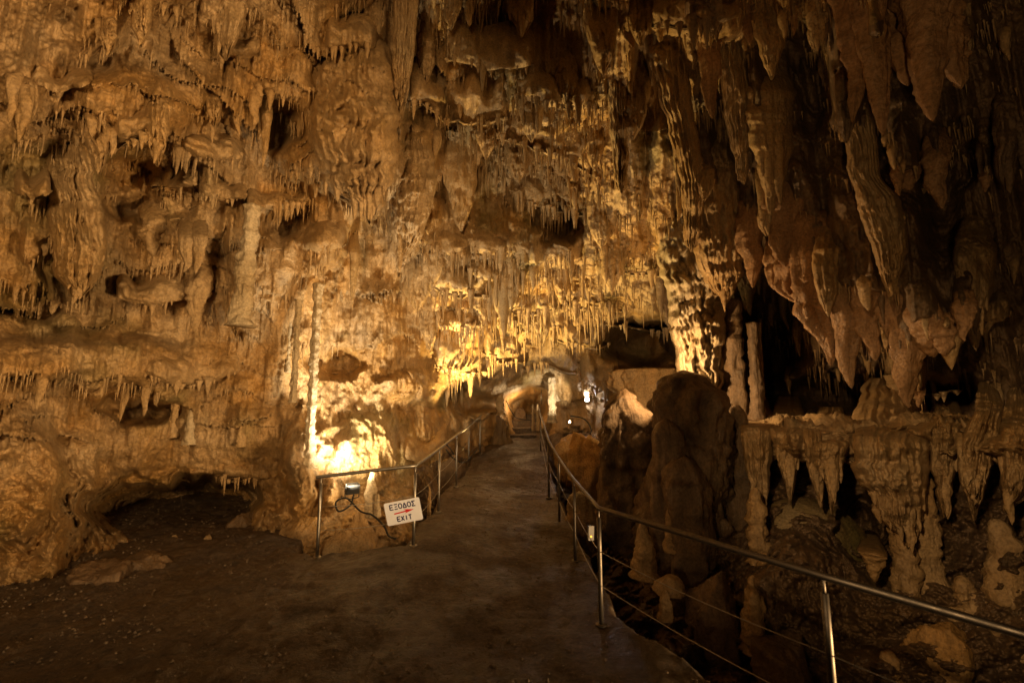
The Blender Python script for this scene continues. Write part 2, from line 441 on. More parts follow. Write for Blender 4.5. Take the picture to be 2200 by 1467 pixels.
SHEETS = [
 ([(60, 1300, 1350, 6.9), (200, 1306, 1350, 6.9), (320, 1314, 1350, 7.0), (400, 1324, 1346, 7.1)], 'narrow dark drapery at the edge of the shadowed ceiling', dict(thick=0.12, amp=0.12)),
 ([(130, 1395, 1475, 6.6), (240, 1425, 1492, 6.6), (340, 1448, 1508, 6.7), (430, 1466, 1512, 6.9), (520, 1470, 1500, 7.2)], 'slanting dark drapery in the middle of the shadowed ceiling', dict(thick=0.14, amp=0.14)),
 ([(90, 1530, 1600, 6.2), (200, 1550, 1612, 6.3), (300, 1566, 1612, 6.5), (380, 1584, 1606, 6.7)], 'long brown drapery left of the carrot shaped cone', dict(thick=0.14, amp=0.14)),
 ([(380, 1480, 1590, 7.4), (460, 1482, 1596, 7.4), (540, 1490, 1600, 7.5), (600, 1510, 1590, 7.7), (640, 1540, 1570, 7.8)], 'broad brown drapery above the pale organ pipe columns', dict(thick=0.2, amp=0.18)),
 ([(225, 1595, 1712, 6.3), (265, 1603, 1708, 6.2), (310, 1612, 1706, 6.15), (350, 1624, 1698, 6.1), (390, 1634, 1682, 6.1),
                  (430, 1643, 1668, 6.1), (455, 1649, 1662, 6.1), (480, 1653, 1656, 6.1)],
  'smooth carrot shaped cone hanging alone right of centre', dict(thick=0.17, amp=0.04, ribs=3)),
 ([(230, 1795, 1870, 5.0), (300, 1812, 1885, 5.0), (370, 1825, 1890, 4.95), (430, 1838, 1935, 4.9), (480, 1852, 1950, 4.9), (530, 1872, 1948, 4.95),
                  (570, 1885, 1945, 5.0), (600, 1892, 1935, 5.0), (630, 1904, 1922, 5.0), (655, 1911, 1914, 5.0)],
  'large slanting drapery narrowing to one tip on the right', dict(thick=0.15, amp=0.12)),
 ([(370, 92, 200, 4.75), (420, 98, 212, 4.7), (480, 106, 224, 4.65), (540, 108, 226, 4.65), (590, 118, 218, 4.7), (630, 150, 184, 4.7), (645, 160, 172, 4.7)],
  'pink brown ribbed drapery hanging on the far left wall', dict(thick=0.16, amp=0.11, ribs=9)),
 ([(350, 838, 935, 7.2), (400, 836, 936, 7.05), (450, 838, 928, 7.0), (500, 842, 910, 7.0), (545, 848, 880, 7.0), (580, 852, 864, 7.0), (596, 855, 858, 7.0)],
  'golden fluted drapery hanging left of the dark central recess', dict(thick=0.18, amp=0.17)),
 ([(190, 655, 850, 6.1), (260, 650, 850, 5.9), (330, 668, 846, 5.85), (390, 690, 838, 5.9), (430, 735, 826, 6.0), (455, 765, 815, 6.05), (470, 785, 802, 6.1)],
  'large folded rock boss above the floodlit wall, narrowing downward', dict(thick=0.35, amp=0.28)),
 ([(500, 1405, 1572, 8.7), (580, 1420, 1568, 8.4), (640, 1430, 1562, 8.3), (700, 1440, 1560, 8.3), (760, 1450, 1556, 8.3), (810, 1455, 1552, 8.3), (850, 1458, 1550, 8.3)],
  'pale organ pipe drapery lit from below behind the dark mound', dict(mat='PALE', thick=0.25, amp=0.30)),
 ([(-60, 845, 905, 5.6), (60, 845, 895, 5.7), (150, 845, 885, 5.9), (220, 848, 872, 6.1), (280, 852, 862, 6.2), (300, 855, 858, 6.2)],
  'long narrow brown drapery hanging from the centre ceiling', dict(thick=0.12, amp=0.10)),
]

def features(D, X, Y):
    """bosses (closer) and hollows (deeper) of the rock"""
    def e(cx, cy, rx, ry, amp, p=2.0, ang=0.0):
        c, s = math.cos(ang), math.sin(ang)
        u = ((X - cx) * c + (Y - cy) * s) / rx
        v = (-(X - cx) * s + (Y - cy) * c) / ry
        return amp * np.exp(-(u * u + v * v) ** (p / 2))
    holes = [(320, 365, 85, 48, 0.7, 4), (595, 265, 40, 50, 0.8, 4), (905, 248, 34, 34, 1.2, 4), (955, 318, 42, 70, 0.9, 4),
             (1212, 478, 56, 26, 0.9, 3), (1390, 735, 85, 48, 4.0, 4), (380, 1092, 185, 62, 2.2, 5), (300, 880, 75, 26, 0.9, 4),
             (1650, 720, 62, 130, 2.6, 4), (1850, 850, 240, 38, 2.2, 4), (755, 165, 80, 50, 0.6, 4), (1000, 868, 62, 34, 1.1, 4),
             (1485, 575, 46, 26, 1.0, 4), (715, 770, 50, 28, 0.5, 3), (135, 580, 40, 60, 0.7, 4), (60, 660, 120, 30, 0.4, 3),
             (1130, 870, 60, 40, 1.5, 4), (1860, 1135, 45, 60, 1.2, 4), (640, 480, 60, 40, 0.5, 3), (330, 440, 90, 28, 0.4, 4),
             (1720, 200, 70, 120, 0.8, 3), (1960, 380, 110, 80, 0.9, 3), (1420, 170, 60, 120, 0.7, 3), (1100, 400, 110, 60, 0.2, 3)]
    boss = [(740, 320, 105, 150, 0.8, 3), (250, 240, 190, 80, 0.6, 3), (690, 520, 60, 60, 0.5, 3), (1500, 50, 90, 70, 1.0, 4),
            (400, 370, 110, 60, 0.35, 3), (140, 480, 80, 120, 0.5, 3), (780, 960, 70, 70, 0.25, 3), (1080, 560, 140, 70, 0.7, 3),
            (200, 780, 240, 60, 0.5, 3), (860, 830, 60, 30, 0.5, 3), (880, 420, 60, 110, 0.5, 3), (1720, 1200, 110, 130, 0.9, 3),
            (1150, 200, 140, 90, 0.6, 3), (60, 1060, 150, 150, 0.4, 3), (600, 1100, 60, 60, 0.3, 3), (645, 1000, 38, 90, 0.95, 3), (712, 1050, 22, 40, 0.5, 3), (520, 560, 34, 150, 0.45, 3)]
    wx = 26 * vn(X / 70, Y / 70, 0.5) + 14 * vn(X / 26, Y / 26, 4.5)
    wy = 26 * vn(X / 70, Y / 70, 9.5) + 14 * vn(X / 26, Y / 26, 14.5)
    X0, Y0 = X, Y
    X, Y = X + wx, Y + wy
    for h in holes:
        D = D + e(*h)
    for h in boss:
        D = D - e(*h[:4], h[4], h[5])
    X, Y = X0 + 0.4 * wx, Y0 + 0.4 * wy
    roots = [(a[0], a[1], a[4] * 0.62, a[5], a[2] - a[1]) for a in HANG_R]
    roots += [((p[0][1] + p[0][2]) / 2, p[0][0], (p[0][2] - p[0][1]) * 0.6, p[0][3] - 0.04, p[-1][0] - p[0][0]) for p, _, _ in SHEETS]
    for px, y0, hw, d, ln in roots:
        up = 2.0 * hw + 90
        y0 = y0 + 0.12 * ln
        g = np.exp(-(np.abs(X - px) / (hw * (1 + 0.5 * sstep(y0, y0 - up, Y)))) ** 3) * sstep(y0 + 14, y0 - 22, Y) * sstep(y0 - 1.6 * up, y0 - 0.3 * up, Y)
        D = D + g * np.minimum(0, d + 0.05 - D)
    return D

XX, YY = np.meshgrid(GX, GY)
BASE = features(BASE, XX, YY)

def bilerp(A, px, py):
    x = np.clip((np.asarray(px, float) - GX[0]) / STEP, 0, len(GX) - 1.001)
    y = np.clip((np.asarray(py, float) - GY[0]) / STEP, 0, len(GY) - 1.001)
    i, j = x.astype(int), y.astype(int)
    fx, fy = x - i, y - j
    return (A[j, i] * (1 - fx) + A[j, i + 1] * fx) * (1 - fy) + (A[j + 1, i] * (1 - fx) + A[j + 1, i + 1] * fx) * fy

def tri_spikes(az, freq, seed):
    """row of drips across the lip: 0..1, sharp maxima of uneven width and height"""
    out = 0.0
    for k2, (ff, am) in enumerate(((freq, 1.0), (freq * 1.83, 0.6))):
        u = az * ff + 1.6 * vn(az * ff * 0.45, seed + k2, 0.5)
        k = np.floor(u)
        f = u - k
        h = 0.5 + 0.5 * vn(k * 7.31 + 0.5, seed * 3.1 + 0.5 + k2, 0.5)
        w = 2.2 + 2.2 * (0.5 + 0.5 * vn(k * 3.77 + 0.5, seed + 9.5 + k2, 0.5))
        out = np.maximum(out, am * np.clip(1 - np.abs(f - 0.5) * w, 0, 1) * (0.08 + 0.92 * h ** 2.2))
    return out * np.clip(0.75 + 0.9 * vn(az * freq * 0.11, seed, 3.5), 0.1, 1.5)

def shell_disp(p, px, py):
    """relief of the rock toward the room, metres"""
    az = np.arctan2(p[..., 0], p[..., 1])
    big = fbm(p, 0.55, 3)
    out = 0.34 * big
    low = sstep(1120, 900, py)                       # drip tiers fade toward the floor
    bil = sstep(900, 1050, px) * sstep(1350, 1250, px) * sstep(300, 360, py) * sstep(540, 480, py)
    curt = sstep(1250, 1400, px) * low               # long curtains on the right
    # tiers of flowstone, each with a dripping lower lip
    zone = np.exp(-(((px - 800) / 170) ** 4 + ((py - 900) / 150) ** 4))
    m1 = (1 - 0.8 * zone) * sstep(-0.25, 0.5, fbm(p, 0.8, 2, off=31.0)) * low * (1 - 0.9 * bil)
    sp = tri_spikes(az, 84.0, 2.0)
    wob = 0.60 * fbm(p, 0.6, 3, 0.4, off=4.0)
    ph = (p[..., 2] + wob + 0.26 * sp) / 0.95
    q = ph - np.floor(ph)
    out = out + 0.26 * m1 * (1 - q) ** 1.2 * (1 - 0.6 * curt)
    m2 = (1 - 0.4 * zone) * sstep(-0.1, 0.6, fbm(p, 1.1, 2, off=77.0)) * low * (1 - 0.8 * bil)
    sp2 = tri_spikes(az, 130.0, 5.0)
    ph = (p[..., 2] + 0.4 * fbm(p, 1.2, 2, off=9.0) + 0.17 * sp2) / 0.42
    q = ph - np.floor(ph)
    out = out + 0.085 * m2 * (1 - q) ** 1.2 * (1 - 0.5 * curt)
    # rounded lumps with creases, and vertical flutes
    out = out + 0.25 * billow(p, 1.1, 2, 0.5, sz=0.75, off=2.0) * (1 - 0.5 * curt)
    out = out + 0.045 * billow(p, 4.5, 3, 0.6, sz=0.55, off=11.0) * (1 + 2.0 * bil + 2.2 * zone)
    fl = billow(np.stack([az * 15, p[..., 1] * 0.15, p[..., 2] * 0.20], -1), 1.0, 3, 0.55, off=21.0)
    out = out + (0.08 + 0.27 * curt) * fl * low
    str1 = billow(np.stack([az * 9, p[..., 1] * 0.2, p[..., 2] * 0.22], -1), 4.0, 3, 0.6)
    str2 = billow(np.stack([az * 34, p[..., 1] * 0.2, p[..., 2] * 0.5], -1), 4.0, 2, 0.6)
    out = out + (0.075 * str1 + 0.022 * str2) * low
    out = out + (1 - low) * ((0.22 + 0.20 * sstep(700, 1000, px)) * billow(p, 1.5, 5, 0.62, off=41.0) + 0.10 * fbm(p, 5.0, 4, 0.62))
    out = out + 0.013 * fbm(p, 14.0, 3)
    return out

SH = BASE - shell_disp(P(XX, YY, BASE), XX, YY)

def depth(px, py):
    return bilerp(SH, px, py)

def mean_depth(px, py):
    return bilerp(BASE, px, py)

def build_shell():
    pts = P(XX, YY, SH)
    r, c, _ = pts.shape
    idx = np.arange(r * c).reshape(r, c)
    q = np.stack([idx[:-1, :-1], idx[1:, :-1], idx[1:, 1:], idx[:-1, 1:]], -1).reshape(-1, 4)
    cx = (XX[:-1, :-1] + STEP / 2).ravel()
    cy = (YY[:-1, :-1] + STEP / 2).ravel()
    n = 30 * vn(cx / 60, cy / 60, 3.0)
    ceil = cy + n < np.interp(cx, [-600, 300, 900, 1300, 1700, 2800], [20, 60, 330, 330, 60, -100])
    gully = (cy + n > np.interp(cx, [900, 1200, 1300, 1600, 2800], [1010, 930, 960, 1210, 1300])) & (cx > 890)
    left = (cx + n < 640) & ~ceil & ~gully
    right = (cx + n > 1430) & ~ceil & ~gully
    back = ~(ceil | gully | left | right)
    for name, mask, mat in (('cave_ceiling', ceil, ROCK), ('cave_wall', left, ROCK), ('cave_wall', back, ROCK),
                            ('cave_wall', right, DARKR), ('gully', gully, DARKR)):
        f = q[mask]
        used, inv = np.unique(f.ravel(), return_inverse=True)
        mb = MB()
        mb.add(pts.reshape(-1, 3)[used], inv.reshape(-1, 4))
        tag(mb.build(name, mat), kind='structure')

build_shell()

# ------------------------------------------------------------------ floor
POST_L = [(681, 1197, 5.45), (888, 1172, 5.5), (942, 1099, 6.98), (980, 1045, 8.45), (1007, 1003, 10.5), (1031, 975, 11.5), (1047, 955, 12.5)]
POST_R = [(1165, 968, 11.9), (1180, 1066, 7.95), (1203, 1118, 7.05), (1240, 1197, 5.6), (1294, 1326, 3.95)]
fl_pts = np.array([P(*a) for a in POST_L + POST_R])
extra = np.array([[1.64, 2.35, -0.07], [2.6, 0.8, -0.07], [0, 1, -0.05], [-3, 3, 0.0], [-5, 5, 0.05], [-4.6, 7.2, 0.08], [-3, 7, 0.05],
                  [-0.2, 14.2, 0.95], [0.8, 14.2, 0.95], [-6, 2, 0.0], [0, 4, -0.04]])
fl_pts = np.concatenate([fl_pts, extra])

def floor_z(x, y):
    d2 = (x[..., None] - fl_pts[:, 0]) ** 2 + (y[..., None] - fl_pts[:, 1]) ** 2 + 0.15
    w = 1 / d2 ** 1.6
    return (w * fl_pts[:, 2]).sum(-1) / w.sum(-1)

POLY = np.array([(-8, -1), (-8, 9.0), (-3.2, 9.0), (-2.75, 5.9)] +
                [tuple(P(*a)[:2] + np.array([-0.10, 0.05])) for a in POST_L] + [(-0.75, 14.0), (1.0, 14.0)] +
                [tuple(P(*a)[:2] + np.array([0.13, 0.02])) for a in POST_R] + [(1.85, 2.35), (2.95, 0.8), (4.2, -1)])

def poly_sd(x, y, poly):
    d = np.full(x.shape, 1e9)
    inside = np.zeros(x.shape, bool)
    n = len(poly)
    for i in range(n):
        a, b = poly[i], poly[(i + 1) % n]
        ex, ey = b - a
        wx, wy = x - a[0], y - a[1]
        t = np.clip((wx * ex + wy * ey) / (ex * ex + ey * ey), 0, 1)
        d = np.minimum(d, (wx - ex * t) ** 2 + (wy - ey * t) ** 2)
        cond = ((a[1] > y) != (b[1] > y)) & (x < (b[0] - a[0]) * (y - a[1]) / (b[1] - a[1] + 1e-12) + a[0])
        inside ^= cond
    d = np.sqrt(d)
    return np.where(inside, d, -d)

def build_floor():
    gx, gy = np.meshgrid(np.arange(-8, 3.6, 0.025), np.arange(0.5, 14.2, 0.03))
    p0 = np.stack([gx, gy, np.zeros_like(gx)], -1)
    sd = poly_sd(gx, gy, POLY) + 0.05 * fbm(p0, 3.0, 3)
    z = floor_z(gx, gy)
    leftness = sstep(-1.0, -2.5, gx)
    z = z + 0.012 * fbm(p0, 1.5, 3) + (0.006 + 0.02 * leftness) * billow(p0, 6.0, 3)
    ed = np.array([P(905, 1230, 4.9), P(868, 1268, 4.55), P(832, 1318, 4.05), P(838, 1345, 3.85), P(800, 1420, 3.3), P(770, 1467, 3.0)])[::-1]
    ex = np.interp(gy, ed[:, 1], ed[:, 0]) + 0.05 * vn(gy * 6, 0.5, 0.5) + 0.02 * vn(gy * 21, 4.5, 0.5)
    z = z - 0.030 * sstep(0.02, -0.02, gx - ex) * sstep(4.9, 4.6, gy) * sstep(-1.6, -0.9, gx)
    z = z + 0.010 * fbm(p0, 9.0, 3, 0.6)
    z = z - 1.2 * sstep(0.0, -0.25, sd)
    mb = MB()
    mb.grid(np.stack([gx, gy, z], -1))
    tag(mb.build('path', GROUND), kind='structure')
    # coarse earth under everything
    mb = MB()
    g2x, g2y = np.meshgrid(np.linspace(-12, 12, 60), np.linspace(-6, 22, 70))
    mb.grid(np.stack([g2x, g2y, -2.6 + 0.1 * vn(g2x, g2y, 0.3)], -1))
    tag(mb.build('ground', DARKR), kind='structure')

build_floor()

def gravel(n=15000):
    """loose grit on the path"""
    rng = np.random.default_rng(5)
    x = rng.uniform(-6.5, 3.0, n * 3); y = rng.uniform(2.6, 12.5, n * 3)
    keep = (poly_sd(x, y, POLY) > 0.06) & (rng.random(n * 3) < 0.35 + 0.5 * vn(x * 1.3, y * 1.3, 0.4))
    x, y = x[keep][:n], y[keep][:n]
    p = np.stack([x, y, 0 * x], -1)
    z = floor_z(x, y) + 0.012 * fbm(p, 1.5, 3) + (0.006 + 0.02 * sstep(-1.0, -2.5, x)) * billow(p, 6.0, 3)
    r = 0.005 + 0.016 * rng.random(len(x)) ** 4
    oc = np.array([[1, 0, 0], [0, 1, 0], [-1, 0, 0], [0, -1, 0], [0, 0, 0.7], [0, 0, -0.7]], float)
    v = oc[None] * r[:, None, None] * rng.uniform(0.6, 1.3, (len(x), 6, 1)) + np.stack([x, y, z + 0.3 * r], -1)[:, None]
    f = np.array([[0, 1, 4], [1, 2, 4], [2, 3, 4], [3, 0, 4], [1, 0, 5], [2, 1, 5], [3, 2, 5], [0, 3, 5]])
    mb = MB()
    mb.add(v.reshape(-1, 3), None, (f[None] + 6 * np.arange(len(x))[:, None, None]).reshape(-1, 3))
    tag(mb.build('gravel', GRIT, smooth=False), 'loose pale grit scattered on the trodden path', 'gravel', kind='stuff')

gravel()

# ------------------------------------------------------------------ rock forms
_cr = np.random.default_rng(11)

def lathe(mb, base, top, prof, seed=0, segs=22, rings=34, lump=0.10, lf=6.0, flute=0.06, nfl=7, wob=0.02, flat=1.0, ang=0.0, dripknob=0.0, root=None):
    """a rock form along the line base->top; prof(t) gives its radius"""
    base, top = np.asarray(base, float), np.asarray(top, float)
    t = np.linspace(0, 1, rings)
    a = np.linspace(0, 2 * math.pi, segs, endpoint=False)
    T, A = np.meshgrid(t, a, indexing='ij')
    L = np.linalg.norm(top - base)
    ctr = base + (top - base) * t[:, None]
    if root is not None:                            # the neck leans back into the rock it grows from
        k = np.clip(1 - t / 0.16, 0, 1)[:, None] ** 1.6
        ctr = ctr + (np.asarray(root) - base) * k
    rmax = max(prof(0.0), prof(0.5), 1e-3)
    ctr[:, 0] += wob * vn(t * 3.0 + seed, 1.5, seed * 0.7) * np.minimum(1, 4 * t)
    ctr[:, 1] += wob * vn(t * 3.0 + seed, 7.5, seed * 1.3) * np.minimum(1, 4 * t)
    r = np.array([max(prof(x), 0.0) for x in t])[:, None] * np.ones_like(A)
    r = r * (1 + flute * np.cos(A * nfl + 2.0 * vn(T * 2 + seed, 0.5, 0.5)) + flute * vn(np.cos(A) * 2 + seed, np.sin(A) * 2, T * 1.2))
    px = ctr[:, None, 0] + r * np.cos(A)
    py = ctr[:, None, 1] + r * np.sin(A)
    pz = ctr[:, None, 2] + 0 * A
    pp = np.stack([px + seed * 0.37, py, pz], -1)
    r = r * (1 + lump * billow(pp, lf, 4 if segs >= 60 else 3, 0.55, sz=0.45 if segs >= 60 else 1.0) * 1.6 + dripknob * vn(T * L * 14, seed, np.cos(A)))
    ca, sa = math.cos(ang), math.sin(ang)
    ex, ey = r * np.cos(A), r * np.sin(A) * flat
    px = ctr[:, None, 0] + ex * ca - ey * sa
    py = ctr[:, None, 1] + ex * sa + ey * ca
    n0 = mb.n
    pts = np.stack([px, py, pz], -1)
    if top[2] < base[2]:
        pts = pts[:, ::-1]
    mb.grid(pts, wrap=True)
    for k in (0, rings - 1):                       # close both ends
        i = np.arange(segs)
        c = mb.n
        mb.add([ctr[k]])
        f = np.stack([np.full(segs, c), n0 + k * segs + i, n0 + k * segs + (i + 1) % segs], -1)
        mb.t.append(f if k else f[:, ::-1])

def boulder(px, y0, y1, w, d, mat, label):
    """a broken block: random planes cut from a sphere, roughened, half sunk in the ground"""
    a, b = P(px, y0, d), P(px, y1, d)
    hgt = max(0.05, b[2] - a[2])
    rad = w / 2 / F0 * d
    rng = np.random.default_rng(int(px * 7 + y0))
    th, ph = np.meshgrid(np.linspace(0.02, math.pi - 0.02, 44), np.linspace(0, 2 * math.pi, 72, endpoint=False), indexing='ij')
    n = np.stack([np.sin(th) * np.cos(ph), np.sin(th) * np.sin(ph), np.cos(th)], -1)
    pl = rng.normal(size=(20, 3)); pl /= np.linalg.norm(pl, axis=1, keepdims=True)
    dist = rng.uniform(0.66, 1.0, 20)
    r = np.min(np.where(n @ pl.T > 0.05, dist / np.maximum(n @ pl.T, 0.05), 9.0), -1)
    r = np.minimum(r, 1.15)
    c = np.array([a[0], a[1] + 0.3 * rad, a[2] - 0.15 * hgt])
    p = c + n * r[..., None] * np.array([rad, rad * 0.8, hgt * 1.15])
    r = r * (1 + 0.16 * billow(p, 0.7 / rad, 4, 0.6) + 0.05 * fbm(p, 5.0 / rad, 3, 0.6))
    p = c + n * r[..., None] * np.array([rad, rad * 0.8, hgt * 1.15])
    mb = MB()
    mb.grid(p[:, ::-1], wrap=True)
    return tag(mb.build('boulder', mat), label, 'boulder')

def cone_prof(r0, rt=0.006, p=0.85, flare=0.6):
    return lambda t: rt * (1 - t ** 8) + r0 * (1 - t) ** p * (1 + flare * math.exp(-t / 0.08))

def column_prof(r0, r1, flare=0.5, mid=0.9):
    return lambda t: (r0 + (r1 - r0) * t) * (mid + flare * (math.exp(-t / 0.07) + math.exp(-(1 - t) / 0.07)))

def mound_prof(r0, r1=0.3, p=0.55):
    return lambda t: r0 * (r1 * (1 - t) + (1 - r1) * (1 - t ** 2.2) ** p)

def hang(px, y0, y1, wpx, d=None, back=0.06, tipx=None, mat=None, label=None, group=None, name='stalactite', seed=None, p=0.85,
         rt=0.006, flare=0.5, flat=1.0, ang=0.0, lump=0.10, flute=0.08, nfl=6, segs=20, rings=34, cat='stalactite'):
    """a stalactite whose root is at (px, y0), tip at (tipx, y1), wpx pixels wide at the root"""
    wall = float(depth(px, y0 - 0.6 * wpx))
    if d is None:
        d = float(depth(px, y0)) - back
    tipx = px if tipx is None else tipx
    a, b = P(px, y0, d), P(tipx, y1, d)
    b[1] = a[1] + (b[1] - a[1]) * 0.25             # hangs plumb
    r0 = wpx / 2 / F0 * d
    seed = (px * 0.013 + y0 * 0.007) if seed is None else seed
    root = P(px, y0 - 0.7 * wpx - 10, max(wall, d) + 0.12)
    pr = cone_prof(r0, rt, p, flare)
    mb = MB()
    lathe(mb, a, b, lambda t: pr(t) * (0.55 + 0.45 * min(1, t / 0.10)), seed, segs, rings, lump, 1.2 / max(r0, 0.03), flute, nfl, r0 * 0.5, flat, ang, root=root)
    return tag(mb.build(name, mat or FLOW), label, cat, group)

def stand(px, y0, y1, wpx, d, mat=None, label=None, group=None, name='stalagmite', seed=None, prof=None, lump=0.14, flute=0.05,
          nfl=5, tipx=None, segs=30, rings=44, flat=1.0, ang=0.0, lf=None, cat='stalagmite', wob=0.25, knob=0.0):
    tipx = px if tipx is None else tipx
    a, b = P(px, y0, d), P(tipx, y1, d)
    b[1] = a[1] + (b[1] - a[1]) * 0.3
    r0 = wpx / 2 / F0 * d
    seed = (px * 0.017 + y0 * 0.011) if seed is None else seed
    mb = MB()
    lathe(mb, a, b, (prof or mound_prof)(r0), seed, segs, rings, lump, lf or 0.9 / max(r0, 0.03), flute, nfl, r0 * wob, flat, ang, knob)
    return tag(mb.build(name, mat or FLOW), label, cat, group)


def curtain(lip, h, amp, drip, spacing, label, mat=None, name='flowstone_curtain', cat='flowstone', fold=0.5, drw=0.42, d=None, wp=1.0, thick=0.25):
    """a bulging sheet of flowstone above the lip (pixel polyline) with a fringe of drips below it"""
    lip = np.asarray(lip, float)
    n = int(max(24, np.abs(lip[-1, 0] - lip[0, 0]) / 3.5))
    L = curve_points(lip, n)
    u = np.linspace(0, 1, n)
    end = np.clip(np.minimum(u, 1 - u) * 6, 0, 1) ** 0.6
    seed = lip[0, 0] * 0.013 + lip[0, 1] * 0.029
    rows = []
    vs = np.linspace(0, 1, 22)
    hh = h * (0.75 + 0.35 * vn(u * 4 + seed, 0.5, 2.5)) * (0.6 + 0.4 * end)
    db = mean_depth(L[:, 0], L[:, 1] - 0.4 * h) if d is None else np.interp(u, np.linspace(0, 1, len(np.atleast_1d(d))), np.atleast_1d(d))
    lipw = 0.10 * h * vn(u * 9 + seed, 4.5, 0.5)
    for v in vs:
        y = L[:, 1] + lipw * v - hh * (1 - v)
        base = mean_depth(L[:, 0], y) if d is None else db
        pr = -0.35 * (1 - v) ** 3 + math.sin(min(1.0, v * 1.25) * math.pi / 2) ** wp - 0.22 * max(0, v - 0.85) / 0.15
        dd = base - amp * end * pr
        q = P(L[:, 0], y, dd)
        az = np.arctan2(q[:, 0], q[:, 1])
        f = billow(np.stack([az * 22, 0 * az + seed, q[:, 2] * 0.35], -1), 1.0, 3, 0.6)
        lm = billow(q, 4.0, 3, 0.55, off=seed)
        rows.append(P(L[:, 0], y, dd - amp * fold * (0.5 * f + 0.45 * lm) * min(1, 2.5 * v)))
    y = L[:, 1] + lipw
    front = rows[-1]
    frontd = db - amp * end * 0.8
    for k in (0.35, 1.0):                           # the underside runs back into the rock
        rows.append(P(L[:, 0], y - 3 - 4 * k, frontd + k * (amp * end + thick)))
    mb = MB()
    mb.grid(np.array(rows))
    # drips
    if drip:
        span = abs(lip[-1, 0] - lip[0, 0])
        m = int(span / spacing)
        for i in range(m):
            uu = min(0.999, max(0.0, (i + _cr.uniform(-0.6, 1.6)) / m))
            if vn(uu * span / 38.0, seed, 6.5) < -0.30:
                continue
            j = min(n - 1, int(uu * n))
            e = 0.35 + 0.65 * end[j]
            ln = (0.5 * drip[0] + (1.35 * drip[1] - 0.5 * drip[0]) * _cr.random() ** 2.6) * e
            w = spacing * drw * _cr.uniform(0.55, 1.7) * (0.6 + 0.8 * ln / drip[1])
            dd = frontd[j] + _cr.uniform(-0.01, 0.05)
            yy = y[j] - 0.35 * ln - 6
            a, b = P(L[j, 0], yy, dd), P(L[j, 0], y[j] + ln, dd)
            b[1] = a[1] + (b[1] - a[1]) * 0.25
            lathe(mb, a, b, cone_prof(w / F0 * dd, 0.003, 0.8, 0.3), seed + i, 8, 10, 0.08, 12.0, 0.0, 3, 0.004)
    return tag(mb.build(name, mat or FLOW), label, cat)

